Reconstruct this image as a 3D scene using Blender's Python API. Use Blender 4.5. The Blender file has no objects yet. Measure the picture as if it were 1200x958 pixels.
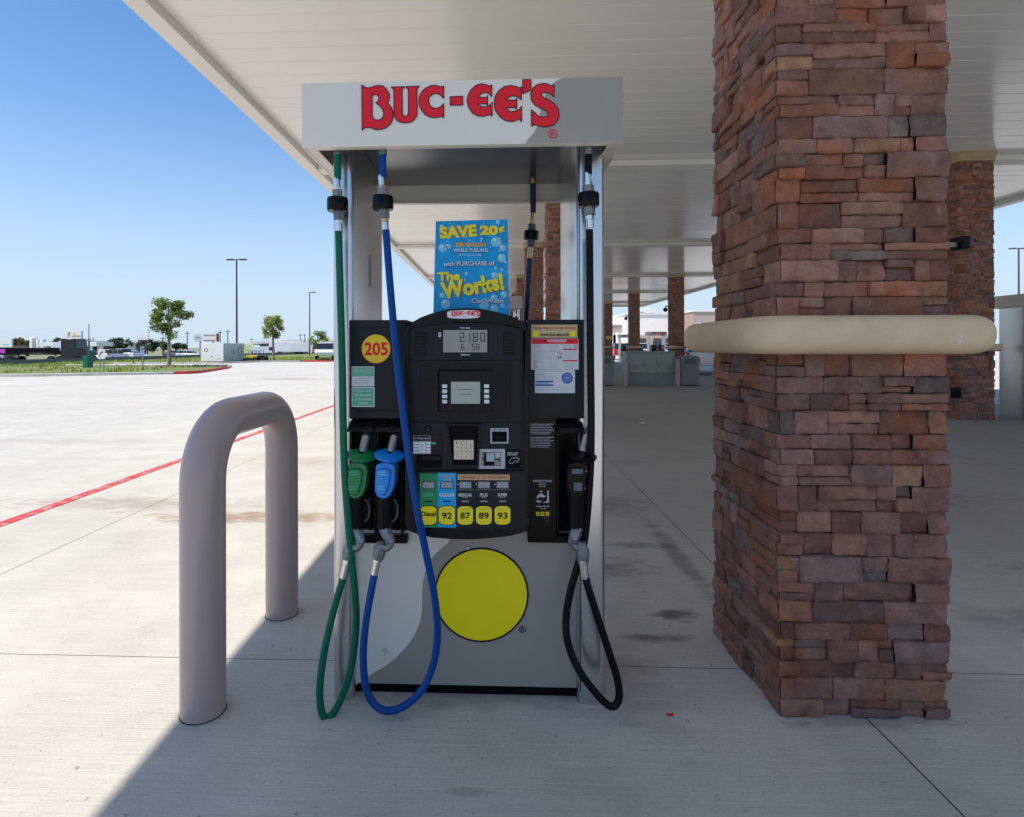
import bpy, math, random
from mathutils import Vector, Matrix, noise
from mathutils.geometry import tessellate_polygon
random.seed(7)
S = bpy.context.scene
COL = S.collection
R = math.radians

# ------------------------------------------------------------------ camera
F, CX, HY, TH, H = 665.0, 556.5, 407.0, R(2.3), 1.35
cam_d = bpy.data.cameras.new('camera'); cam = bpy.data.objects.new('camera', cam_d); COL.objects.link(cam)
cam.location = (0, 0, H); cam.rotation_euler = (R(90), R(0.12), TH)
cam_d.sensor_fit = 'HORIZONTAL'; cam_d.sensor_width = 36; cam_d.lens = F / 1200 * 36
cam_d.shift_x = (600 - CX) / 1200; cam_d.shift_y = -(479 - HY) / 1200
cam_d.clip_start = 0.05; cam_d.clip_end = 6000
S.camera = cam
# ------------------------------------------------------------------ light
SUNV = Vector((-0.53, -0.30, 1.0)).normalized()
el = math.asin(SUNV.z); az = math.atan2(SUNV.x, SUNV.y)
w = bpy.data.worlds.new('World'); S.world = w; w.use_nodes = True
nt = w.node_tree
for n in list(nt.nodes): nt.nodes.remove(n)
sky = nt.nodes.new('ShaderNodeTexSky'); sky.sky_type = 'NISHITA'; sky.sun_disc = False
sky.sun_elevation = el; sky.sun_rotation = az; sky.altitude = 100; sky.air_density = 1.0; sky.dust_density = 0.3; sky.ozone_density = 4.0
bg = nt.nodes.new('ShaderNodeBackground'); bg.inputs[1].default_value = 0.091
out = nt.nodes.new('ShaderNodeOutputWorld')
tint = nt.nodes.new('ShaderNodeMix'); tint.data_type = 'RGBA'; tint.blend_type = 'MULTIPLY'; tint.inputs[0].default_value = 1
tint.inputs[7].default_value = (0.72, 0.96, 1.11, 1); nt.links.new(sky.outputs[0], tint.inputs[6])
tcw = nt.nodes.new('ShaderNodeTexCoord'); sx = nt.nodes.new('ShaderNodeSeparateXYZ'); nt.links.new(tcw.outputs['Generated'], sx.inputs[0])
def wm(op, a, b_):
    m = nt.nodes.new('ShaderNodeMath'); m.operation = op
    for i, v in enumerate((a, b_)):
        if isinstance(v, (int, float)): m.inputs[i].default_value = v
        else: nt.links.new(v, m.inputs[i])
    return m.outputs[0]
q_ = wm('DIVIDE', sx.outputs[2], 0.23); g_ = wm('POWER', 2.718, wm('MULTIPLY', wm('MULTIPLY', q_, q_), -1.0))     # pale air low over the horizon
hz_ = nt.nodes.new('ShaderNodeMix'); hz_.data_type = 'RGBA'; nt.links.new(g_, hz_.inputs[0]); nt.links.new(tint.outputs[2], hz_.inputs[6]); hz_.inputs[7].default_value = (3.7, 4.5, 5.3, 1)
nt.links.new(hz_.outputs[2], bg.inputs[0]); nt.links.new(bg.outputs[0], out.inputs[0])
sd = bpy.data.lights.new('sun', 'SUN'); sd.energy = 3.0; sd.angle = R(0.5); sd.color = (1, 0.94, 0.85)
sun = bpy.data.objects.new('sun', sd); COL.objects.link(sun)
sun.rotation_euler = SUNV.to_track_quat('Z', 'Y').to_euler(); sun.location = (-20, -10, 40)
S.view_settings.view_transform = 'Standard'; S.view_settings.look = 'None'
S.view_settings.exposure = 0.92; S.view_settings.gamma = 1.0
try:
    S.cycles.max_bounces = 10; S.cycles.diffuse_bounces = 5; S.cycles.glossy_bounces = 4
    S.cycles.use_denoising = True
except Exception: pass

# ------------------------------------------------------------------ photo pixel -> world helpers
def W(px, py, Y):
    a = (px - CX) / F
    X = Y * (a * math.cos(TH) - math.sin(TH)) / (math.cos(TH) + a * math.sin(TH))
    d = Y * math.cos(TH) - X * math.sin(TH)
    return X, H + (HY - py) / F * d
def D(px, d):                                       # ground position for a pixel column at a camera distance
    a = (px - CX) / F * d
    return a * math.cos(TH) - d * math.sin(TH), d * math.cos(TH) + a * math.sin(TH)
PXM = 2.1 / F                                       # metres per photo pixel at the pump face

# ------------------------------------------------------------------ materials
MT = {}
def newmat(name):
    m = bpy.data.materials.new(name); m.use_nodes = True
    t = m.node_tree
    b = t.nodes['Principled BSDF']
    MT[name] = m
    return m, t, b
def N(t, ty, **k):
    n = t.nodes.new(ty)
    for a, v in k.items():
        if a == 'inp':
            for i, x in v.items(): n.inputs[i].default_value = x
        else: setattr(n, a, v)
    return n
def L(t, a, b): t.links.new(a, b)
def coords(t, scale=(1, 1, 1), loc=(0, 0, 0)):
    c = N(t, 'ShaderNodeTexCoord'); m = N(t, 'ShaderNodeMapping')
    m.inputs['Scale'].default_value = scale; m.inputs['Location'].default_value = loc
    L(t, c.outputs['Object'], m.inputs[0]); return m.outputs[0]
def ramp(t, fac, p0, p1, c0=(0, 0, 0, 1), c1=(1, 1, 1, 1)):
    r = N(t, 'ShaderNodeValToRGB'); e = r.color_ramp.elements
    e[0].position = p0; e[1].position = p1; e[0].color = c0; e[1].color = c1
    L(t, fac, r.inputs[0]); return r.outputs[0]
def mixc(t, fac, a, b, mode='MIX'):
    m = N(t, 'ShaderNodeMix', data_type='RGBA', blend_type=mode)
    for s, v in ((m.inputs[0], fac), (m.inputs[6], a), (m.inputs[7], b)):
        if isinstance(v, (int, float)): s.default_value = v
        elif isinstance(v, tuple): s.default_value = v if len(v) == 4 else v + (1,)
        else: L(t, v, s)
    return m.outputs[2]
def math_(t, op, a, b=0.0, c=None):
    m = N(t, 'ShaderNodeMath', operation=op)
    for i, v in enumerate((a, b) if c is None else (a, b, c)):
        if isinstance(v, (int, float)): m.inputs[i].default_value = v
        else: L(t, v, m.inputs[i])
    return m.outputs[0]
def nz(t, vec, scale, detail=4, rough=0.5):
    n = N(t, 'ShaderNodeTexNoise'); n.inputs['Scale'].default_value = scale
    n.inputs['Detail'].default_value = detail; n.inputs['Roughness'].default_value = rough
    L(t, vec, n.inputs['Vector']); return n.outputs[0]
def bump(t, b, h, strength, dist):
    n = N(t, 'ShaderNodeBump'); n.inputs['Strength'].default_value = strength; n.inputs['Distance'].default_value = dist
    L(t, h, n.inputs['Height']); L(t, n.outputs[0], b.inputs['Normal'])
def M(name, col, rough=0.5, scuff=None, metal=0.0, var=0.12, vs=6.0, bs=0.0, bd=0.001, bsc=60, coat=0.0, stretch=(1, 1, 1), spec=None, rvar=0.1):
    m, t, b = newmat(name)
    v = coords(t, stretch)
    f = nz(t, v, vs, 5, 0.6)
    lo = tuple(c * (1 - var) for c in col); hi = tuple(min(1, c * (1 + var)) for c in col)
    c = mixc(t, ramp(t, f, 0.3, 0.7), lo, hi)
    if scuff:                                           # (colour, amount, noise scale, threshold, stretch)
        sc_, am_, ns_, th_, st_ = scuff
        c = mixc(t, math_(t, 'MULTIPLY', ramp(t, nz(t, coords(t, st_, (3.1, 1.7, 5.3)), ns_, 5, 0.7), th_, th_ + 0.05), am_), c, sc_)
    L(t, c, b.inputs['Base Color'])
    b.inputs['Metallic'].default_value = metal
    rr = N(t, 'ShaderNodeMapRange'); L(t, f, rr.inputs[0])
    rr.inputs[1].default_value = 0.3; rr.inputs[2].default_value = 0.7
    rr.inputs[3].default_value = max(0.02, rough - rvar * rough); rr.inputs[4].default_value = min(1, rough + rvar * rough)
    L(t, rr.outputs[0], b.inputs['Roughness'])
    if coat: b.inputs['Coat Weight'].default_value = coat; b.inputs['Coat Roughness'].default_value = 0.15
    if spec is not None: b.inputs['Specular IOR Level'].default_value = spec
    if bs: bump(t, b, nz(t, v, bsc, 4, 0.6), bs, bd)
    return m

M('black_plastic', (0.0055, 0.007, 0.009), 0.27, scuff=((0.035, 0.034, 0.032), 0.5, 25, 0.66, (1, 1, 0.6)), var=0.15, spec=0.17, bs=0.05, bd=0.0006, bsc=900)
M('grey_plastic', (0.011, 0.0145, 0.0185), 0.34, var=0.12, spec=0.18, bs=0.05, bd=0.0006, bsc=900)
M('dark_plastic', (0.0025, 0.003, 0.0035), 0.24, var=0.2, spec=0.16)
M('black_rubber', (0.005, 0.006, 0.007), 0.38, scuff=((0.03, 0.03, 0.03), 0.5, 60, 0.67, (1, 1, 0.5)), var=0.2, spec=0.12)
M('cavity_black', (0.002, 0.002, 0.002), 0.7, spec=0.15)
M('green_rubber', (0.002, 0.12, 0.065), 0.36, scuff=((0.02, 0.05, 0.035), 0.6, 50, 0.62, (1, 1, 0.5)), var=0.08, spec=0.18)
M('blue_rubber', (0.001, 0.052, 0.24), 0.36, scuff=((0.01, 0.025, 0.08), 0.6, 50, 0.62, (1, 1, 0.5)), var=0.08, spec=0.18)
M('navy_rubber', (0.010, 0.025, 0.075), 0.4)
M('green_cover', (0.003, 0.18, 0.045), 0.38, scuff=((0.01, 0.04, 0.015), 0.6, 45, 0.62, (1, 1, 1)), var=0.1)
M('blue_cover', (0.003, 0.20, 0.62), 0.38, scuff=((0.01, 0.06, 0.16), 0.55, 45, 0.62, (1, 1, 1)), var=0.1)
M('stainless', (0.60, 0.60, 0.61), 0.26, metal=1.0, var=0.03, vs=3, stretch=(30, 30, 0.4), rvar=0.06)
M('dark_metal', (0.16, 0.18, 0.20), 0.22, metal=0.9, var=0.1)
M('silver_paint', (0.70, 0.66, 0.58), 0.30, metal=0.1, var=0.03, vs=2, bs=0.05, bd=0.0004, bsc=300)
M('grey_paint', (0.31, 0.28, 0.24), 0.30, metal=0.1, var=0.03, vs=2, bs=0.05, bd=0.0004, bsc=300)
M('cast_metal', (0.21, 0.225, 0.24), 0.5, metal=0.7, bs=0.5, bd=0.0008, bsc=500, var=0.35, vs=40)
M('dark_cast', (0.10, 0.115, 0.13), 0.45, metal=0.5, var=0.2, vs=40)
M('spout_metal', (0.30, 0.31, 0.32), 0.4, metal=0.8, var=0.2, vs=60)
M('ferrule_metal', (0.68, 0.68, 0.66), 0.28, metal=1.0, var=0.1, vs=30)
M('brass', (0.55, 0.40, 0.20), 0.32, metal=1.0, var=0.1, vs=30)
M('logo_red', (0.68, 0.016, 0.03), 0.45, spec=0.2, var=0.03)
M('ink_black', (0.012, 0.012, 0.014), 0.5, spec=0.2)
M('ink_white', (0.62, 0.64, 0.66), 0.5, spec=0.2)
M('ink_grey', (0.28, 0.29, 0.31), 0.5, spec=0.2)
M('sticker_white', (0.60, 0.62, 0.64), 0.4, spec=0.2, var=0.03)
M('sticker_yellow', (0.86, 0.70, 0.008), 0.35, spec=0.2, var=0.03)
M('amber_yellow', (0.80, 0.55, 0.03), 0.35, spec=0.2, var=0.06, vs=12)
M('sticker_green', (0.10, 0.40, 0.27), 0.45, spec=0.2, var=0.05)
M('panel_green', (0.02, 0.24, 0.09), 0.4, spec=0.2, var=0.04)
M('panel_blue', (0.005, 0.34, 0.70), 0.4, spec=0.2, var=0.04)
M('sticker_tan', (0.50, 0.40, 0.22), 0.45, spec=0.2, var=0.04)
M('ink_red', (0.55, 0.03, 0.03), 0.5, spec=0.2)
M('ink_blue', (0.02, 0.09, 0.42), 0.45, spec=0.2)
M('lcd_grey', (0.27, 0.26, 0.25), 0.12, var=0.05, vs=20)
M('lcd_green', (0.34, 0.38, 0.33), 0.15, var=0.03)
M('lcd_small', (0.20, 0.22, 0.25), 0.2)
M('keypad_metal', (0.52, 0.47, 0.40), 0.35, metal=0.6, var=0.08, vs=40)
M('light_bezel', (0.38, 0.40, 0.42), 0.35, var=0.05)
M('key_white', (0.70, 0.72, 0.75), 0.4)
M('bollard_paint', (0.375, 0.292, 0.278), 0.26, scuff=((0.13, 0.10, 0.09), 0.7, 70, 0.725, (1, 1, 0.6)), var=0.02, vs=3, rvar=0.02)
M('cast_stone', (0.62, 0.475, 0.31), 0.92, spec=0.15, scuff=((0.75, 0.72, 0.68), 0.6, 22, 0.66, (1, 1, 0.45)), var=0.10, vs=7, bs=0.3, bd=0.0015, bsc=160)
M('cap_tan', (0.42, 0.32, 0.18), 0.8)
M('fascia_white', (0.74, 0.71, 0.66), 0.55, var=0.04, vs=1.5)
M('mortar_dark', (0.05, 0.036, 0.032), 0.9)
M('poster_blue', (0.01, 0.32, 0.66), 0.3, spec=0.2, var=0.25, vs=14)
M('bubble_blue', (0.22, 0.56, 0.74), 0.3, spec=0.2, var=0.1, vs=30)
M('bubble_glint', (0.6, 0.8, 0.9), 0.3, spec=0.2)
M('poster_yellow', (0.80, 0.74, 0.03), 0.35, spec=0.2)
M('poster_plum', (0.28, 0.03, 0.12), 0.4, spec=0.2)
M('poster_navy', (0.02, 0.06, 0.25), 0.4, spec=0.2)
M('poster_orange', (0.75, 0.25, 0.05), 0.4, spec=0.2)
M('white_paint', (0.80, 0.80, 0.78), 0.45, var=0.03)
M('panel_side_grey', (0.42, 0.46, 0.48), 0.5, var=0.04)
M('cabinet_green', (0.30, 0.34, 0.30), 0.45, var=0.06)
M('cabinet_seam', (0.06, 0.07, 0.065), 0.6)
M('bin_grey', (0.20, 0.21, 0.20), 0.5, var=0.06)
M('plinth_concrete', (0.24, 0.26, 0.27), 0.85, var=0.12, bs=0.3, bsc=30)
M('barrier_concrete', (0.13, 0.14, 0.15), 0.85, var=0.2, vs=0.6)
M('kerb_concrete', (0.50, 0.48, 0.45), 0.85, var=0.12, vs=2)
M('kerb_red', (0.50, 0.03, 0.04), 0.6, var=0.2, vs=4)
M('pole_bronze', (0.08, 0.07, 0.065), 0.5, metal=0.3)
M('galvanised', (0.30, 0.32, 0.33), 0.45, metal=0.6)
M('box_green', (0.0, 0.15, 0.09), 0.5)
M('car_white', (0.75, 0.76, 0.77), 0.25, coat=0.7, var=0.02)
M('car_red', (0.45, 0.02, 0.02), 0.25, coat=0.7, var=0.02)
M('car_blue', (0.03, 0.08, 0.22), 0.25, coat=0.7, var=0.02)
M('car_dark', (0.012, 0.013, 0.015), 0.3, coat=0.1, var=0.02)
M('car_silver', (0.40, 0.42, 0.44), 0.28, metal=0.5, coat=0.6, var=0.02)
M('glass_dark', (0.015, 0.02, 0.025), 0.08)
M('tyre', (0.015, 0.015, 0.016), 0.8)
M('tail_red', (0.45, 0.01, 0.01), 0.2)
M('tarp_pink', (0.55, 0.06, 0.42), 0.6, var=0.25, vs=3)
M('store_white', (0.78, 0.76, 0.72), 0.8, var=0.03, vs=0.3)
M('store_tan', (0.48, 0.38, 0.26), 0.8, var=0.05)
M('awning_dark', (0.05, 0.05, 0.055), 0.7)
M('bark', (0.30, 0.23, 0.17), 0.9, var=0.25, vs=8, stretch=(4, 4, 0.6), bs=0.6, bd=0.01, bsc=14)
M('mulch', (0.10, 0.055, 0.035), 0.95, var=0.4, vs=20)
M('hill_grass', (0.22, 0.26, 0.10), 0.95, var=0.3, vs=0.25)
M('far_land', (0.20, 0.21, 0.11), 0.95, var=0.3, vs=0.05)
M('road_grey', (0.20, 0.195, 0.19), 0.85, var=0.15, vs=0.7)
M('machine_yellow', (0.65, 0.48, 0.03), 0.5)

def leafmat(name, c):
    m, t, b = newmat(name)
    a = N(t, 'ShaderNodeAttribute'); a.attribute_name = 'tint'
    L(t, mixc(t, 1.0, a.outputs['Color'], c, 'MULTIPLY'), b.inputs['Base Color'])
    b.inputs['Roughness'].default_value = 0.55
    tr = N(t, 'ShaderNodeBsdfTranslucent'); L(t, mixc(t, 1.0, a.outputs['Color'], tuple(x * 1.3 for x in c), 'MULTIPLY'), tr.inputs[0])
    mx = N(t, 'ShaderNodeMixShader'); mx.inputs[0].default_value = 0.3
    o = t.nodes['Material Output']
    L(t, b.outputs[0], mx.inputs[1]); L(t, tr.outputs[0], mx.inputs[2]); L(t, mx.outputs[0], o.inputs[0])
leafmat('leaf_green', (0.14, 0.21, 0.045)); leafmat('leaf_light', (0.21, 0.28, 0.07)); leafmat('leaf_dark', (0.05, 0.085, 0.035))
leafmat('leaf_olive', (0.17, 0.13, 0.05)); leafmat('grass_blade', (0.25, 0.32, 0.07))

def stonemat():
    m, t, b = newmat('ledge_stone')
    a = N(t, 'ShaderNodeAttribute'); a.attribute_name = 'tint'
    v = coords(t)
    n1 = nz(t, v, 14, 6, 0.65); n2 = nz(t, v, 60, 5, 0.7); n3 = nz(t, v, 5, 3, 0.5)
    c = mixc(t, 1.0, a.outputs['Color'], ramp(t, n1, 0.25, 0.75, (0.58, 0.56, 0.56, 1), (1.36, 1.34, 1.30, 1)), 'MULTIPLY')
    c = mixc(t, 1.0, c, ramp(t, n2, 0.3, 0.7, (0.82, 0.82, 0.82, 1), (1.15, 1.15, 1.15, 1)), 'MULTIPLY')
    c = mixc(t, ramp(t, n3, 0.52, 0.68), c, mixc(t, 1.0, c, (1.1, 0.85, 0.62), 'MULTIPLY'))
    n4 = nz(t, v, 28, 5, 0.75)                      # pale mortar dust
    c = mixc(t, math_(t, 'MULTIPLY', ramp(t, n4, 0.63, 0.72), 0.35), c, (0.46, 0.40, 0.37))
    L(t, c, b.inputs['Base Color']); b.inputs['Roughness'].default_value = 0.68
    b.inputs['Specular IOR Level'].default_value = 0.18
    h = math_(t, 'ADD', nz(t, coords(t, (0.6, 0.6, 1.7)), 38, 8, 0.74), math_(t, 'MULTIPLY', nz(t, v, 220, 3, 0.6), 0.35))
    bump(t, b, h, 1.0, 0.010)
stonemat()

def concretemat():
    m, t, b = newmat('concrete_paving')
    tc = N(t, 'ShaderNodeTexCoord'); sep = N(t, 'ShaderNodeSeparateXYZ'); L(t, tc.outputs['Object'], sep.inputs[0])
    v = tc.outputs['Object']
    big = nz(t, v, 0.35, 4, 0.6); mid = nz(t, v, 2.2, 6, 0.65); fine = nz(t, v, 90, 4, 0.7)
    c = mixc(t, ramp(t, big, 0.3, 0.7), (0.52, 0.488, 0.43), (0.61, 0.578, 0.52))
    c = mixc(t, 1.0, c, ramp(t, mid, 0.25, 0.75, (0.84, 0.84, 0.84, 1), (1.1, 1.1, 1.1, 1)), 'MULTIPLY')
    c = mixc(t, 1.0, c, ramp(t, fine, 0.3, 0.72, (0.86, 0.86, 0.86, 1), (1.08, 1.08, 1.08, 1)), 'MULTIPLY')
    br = nz(t, coords(t, (2.2, 150, 1)), 1.0, 4, 0.65)           # broom finish, strokes across the lane
    c = mixc(t, 1.0, c, ramp(t, br, 0.3, 0.7, (0.83, 0.83, 0.83, 1), (1.08, 1.08, 1.08, 1)), 'MULTIPLY')
    # dark spots and grime
    sp = ramp(t, nz(t, v, 7.5, 5, 0.6), 0.68, 0.78)
    c = mixc(t, math_(t, 'MULTIPLY', sp, 0.28), c, (0.16, 0.15, 0.14))
    sp2 = ramp(t, nz(t, v, 33, 2, 0.5), 0.70, 0.725)
    c = mixc(t, math_(t, 'MULTIPLY', sp2, 0.5), c, (0.12, 0.11, 0.10))
    def blot(x, y, rx, ry, col, amt, sc=9.0, lo=0.38, hi=0.62):
        nonlocal c
        dx = math_(t, 'DIVIDE', math_(t, 'SUBTRACT', sep.outputs[0], x), rx)
        dy = math_(t, 'DIVIDE', math_(t, 'SUBTRACT', sep.outputs[1], y), ry)
        r2 = math_(t, 'ADD', math_(t, 'MULTIPLY', dx, dx), math_(t, 'MULTIPLY', dy, dy))
        g = math_(t, 'POWER', 2.718, math_(t, 'MULTIPLY', r2, -1.0))
        n = nz(t, coords(t, (0.7, 1.6, 1)), sc, 5, 0.65)
        k = ramp(t, math_(t, 'ADD', math_(t, 'MULTIPLY', g, 0.55), math_(t, 'SUBTRACT', n, 0.42)), lo, hi)
        c = mixc(t, math_(t, 'MULTIPLY', k, amt), c, col)
    blot(-1.9, 4.45, 1.3, 0.22, (0.27, 0.17, 0.10), 0.75)
    blot(-2.3, 4.3, 0.5, 0.10, (0.20, 0.15, 0.11), 0.6)
    blot(1.16, 3.7, 0.10, 1.2, (0.13, 0.115, 0.10), 0.55, 6.0)
    blot(0.95, 3.9, 0.35, 0.10, (0.14, 0.115, 0.09), 0.55)
    blot(-3.2, 4.8, 1.6, 0.3, (0.26, 0.20, 0.15), 0.5)
    blot(-2.5, 6.6, 2.0, 0.5, (0.34, 0.24, 0.17), 0.3)
    blot(0.90, 2.90, 0.16, 0.09, (0.07, 0.062, 0.055), 0.75)
    blot(0.72, 2.66, 0.24, 0.07, (0.12, 0.10, 0.08), 0.7)
    blot(0.60, 3.5, 0.5, 0.25, (0.18, 0.15, 0.12), 0.6)
    blot(0.85, 4.9, 0.6, 0.5, (0.20, 0.17, 0.15), 0.5)
    blot(3.4, 5.2, 1.6, 0.5, (0.20, 0.19, 0.18), 0.4)
    blot(3.8, 3.6, 1.2, 0.15, (0.18, 0.17, 0.16), 0.45)
    blot(-0.10, 1.72, 0.10, 0.03, (0.20, 0.18, 0.165), 0.4)
    blot(-9.0, 24.0, 2.0, 1.2, (0.13, 0.12, 0.11), 0.5, 3.0)
    lane_shade = math_(t, 'MULTIPLY', ramp(t, sep.outputs[1], 2.6, 4.2) if False else math_(t, 'SMOOTH_MIN', math_(t, 'MAXIMUM', math_(t, 'MULTIPLY', math_(t, 'SUBTRACT', sep.outputs[1], 2.3), 0.45), 0.0), 1.0, 0.2),
                 math_(t, 'SMOOTH_MIN', math_(t, 'MAXIMUM', math_(t, 'MULTIPLY', math_(t, 'SUBTRACT', sep.outputs[0], -0.9), 0.5), 0.0), 1.0, 0.2))      # canopy shade painted into the colour, deepening inward, with grime of the drive lanes
    lane_shade = math_(t, 'MULTIPLY', lane_shade, math_(t, 'LESS_THAN', sep.outputs[0], 11.6))
    c = mixc(t, math_(t, 'MULTIPLY', lane_shade, math_(t, 'ADD', 0.55, math_(t, 'MULTIPLY', mid, 0.7))), c, mixc(t, 1.0, c, (0.60, 0.585, 0.57), 'MULTIPLY'))
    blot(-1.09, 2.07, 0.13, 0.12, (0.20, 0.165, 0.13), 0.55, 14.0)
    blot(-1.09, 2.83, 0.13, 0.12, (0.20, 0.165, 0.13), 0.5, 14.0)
    blot(-0.15, 2.2, 0.75, 0.13, (0.19, 0.17, 0.15), 0.45, 8.0)
    blot(1.30, 2.10, 0.45, 0.07, (0.20, 0.18, 0.16), 0.5, 12.0)
    blot(0.5, 2.3, 0.25, 0.5, (0.22, 0.20, 0.18), 0.4, 5.0)
    blot(2.6, 2.9, 0.5, 0.25, (0.17, 0.155, 0.14), 0.4, 5.0)
    blot(-7.5, 8.0, 4.0, 0.35, (0.33, 0.29, 0.25), 0.35, 2.0)
    vor = N(t, 'ShaderNodeTexVoronoi', feature='DISTANCE_TO_EDGE'); vor.inputs['Scale'].default_value = 0.42
    wv = N(t, 'ShaderNodeVectorMath', operation='ADD'); nn_ = N(t, 'ShaderNodeTexNoise'); nn_.inputs['Scale'].default_value = 1.6; nn_.inputs['Detail'].default_value = 6
    L(t, v, nn_.inputs['Vector']); L(t, v, wv.inputs[0]); L(t, nn_.outputs['Color'], wv.inputs[1]); L(t, wv.outputs[0], vor.inputs['Vector'])
    crk = math_(t, 'MULTIPLY', math_(t, 'LESS_THAN', vor.outputs['Distance'], 0.0011), ramp(t, nz(t, v, 0.5, 2), 0.54, 0.60))
    c = mixc(t, math_(t, 'MULTIPLY', crk, 0.6), c, (0.12, 0.11, 0.10))
    # joints
    wob = math_(t, 'MULTIPLY', math_(t, 'SUBTRACT', nz(t, v, 6, 3, 0.6), 0.5), 0.012)
    def joint(axis, off, spacing, width):
        a = math_(t, 'ADD', math_(t, 'SUBTRACT', sep.outputs[axis], off - spacing / 2), wob)
        f = math_(t, 'MODULO', math_(t, 'ADD', a, spacing * 60), spacing)
        d = math_(t, 'ABSOLUTE', math_(t, 'SUBTRACT', f, spacing / 2))
        return math_(t, 'LESS_THAN', d, width)
    j = math_(t, 'MAXIMUM', joint(0, 1.335, 4.3, 0.0035), joint(1, 2.42, 4.3, 0.0022))
    c = mixc(t, math_(t, 'MULTIPLY', j, 0.9), c, (0.045, 0.042, 0.04))
    L(t, c, b.inputs['Base Color'])
    b.inputs['Roughness'].default_value = 0.82; b.inputs['Specular IOR Level'].default_value = 0.3
    h = math_(t, 'ADD', math_(t, 'MULTIPLY', fine, 0.5), br)
    h = math_(t, 'SUBTRACT', h, math_(t, 'MULTIPLY', j, 2.0))
    bump(t, b, h, 0.6, 0.004)
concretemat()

def soffitmat():
    m, t, b = newmat('soffit_metal')
    v = coords(t, (0.25, 0.8, 1))
    L(t, mixc(t, ramp(t, nz(t, v, 1.2, 3), 0.3, 0.7), (0.76, 0.735, 0.685), (0.82, 0.795, 0.745)), b.inputs['Base Color'])
    b.inputs['Roughness'].default_value = 0.16; b.inputs['Specular IOR Level'].default_value = 0.6
    bump(t, b, nz(t, coords(t, (0.5, 9, 1)), 1.0, 3, 0.5), 0.10, 0.01)
soffitmat()
def redlinemat():
    m, t, b = newmat('line_red'); v = coords(t)
    n = nz(t, v, 9, 6, 0.7)
    L(t, mixc(t, ramp(t, n, 0.46, 0.62), (0.52, 0.025, 0.03), (0.46, 0.28, 0.25)), b.inputs['Base Color'])
    b.inputs['Roughness'].default_value = 0.6
redlinemat()
def vergemat():
    m, t, b = newmat('verge_grass'); v = coords(t)
    c = mixc(t, ramp(t, nz(t, v, 0.5, 5, 0.65), 0.35, 0.65), (0.17, 0.25, 0.05), (0.30, 0.29, 0.11))
    c = mixc(t, ramp(t, nz(t, v, 3.0, 5, 0.7), 0.35, 0.7), c, (0.11, 0.16, 0.04))
    L(t, c, b.inputs['Base Color']); b.inputs['Roughness'].default_value = 0.95
    bump(t, b, nz(t, v, 5, 6, 0.7), 1.0, 0.15)
vergemat()
def brickwall():
    m, t, b = newmat('store_brick')
    n = N(t, 'ShaderNodeTexBrick'); L(t, coords(t), n.inputs[0])
    n.inputs['Scale'].default_value = 2.5; n.inputs['Color1'].default_value = (0.33, 0.17, 0.12, 1); n.inputs['Color2'].default_value = (0.27, 0.14, 0.10, 1)
    n.inputs['Mortar'].default_value = (0.4, 0.33, 0.28, 1)
    L(t, n.outputs[0], b.inputs['Base Color']); b.inputs['Roughness'].default_value = 0.85
brickwall()

# ------------------------------------------------------------------ mesh builder
ORG = {}
TXT = {}
def text_geo(s, bold=0.0, spacing=1.0):
    k = (s, bold, spacing)
    if k not in TXT:
        cu = bpy.data.curves.new('t', 'FONT'); cu.body = s; cu.size = 1; cu.offset = bold; cu.resolution_u = 3
        cu.space_character = spacing
        o = bpy.data.objects.new('t', cu); COL.objects.link(o)
        me = bpy.data.meshes.new_from_object(o)
        vs = [(v.co.x, v.co.y) for v in me.vertices]; fs = [tuple(p.vertices) for p in me.polygons]
        bpy.data.objects.remove(o); bpy.data.curves.remove(cu); bpy.data.meshes.remove(me)
        x0 = min(v[0] for v in vs); x1 = max(v[0] for v in vs); y0 = min(v[1] for v in vs); y1 = max(v[1] for v in vs)
        TXT[k] = ([((v[0] - x0) / (x1 - x0), (v[1] - y0) / (y1 - y0)) for v in vs], fs)
    return TXT[k]
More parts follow.
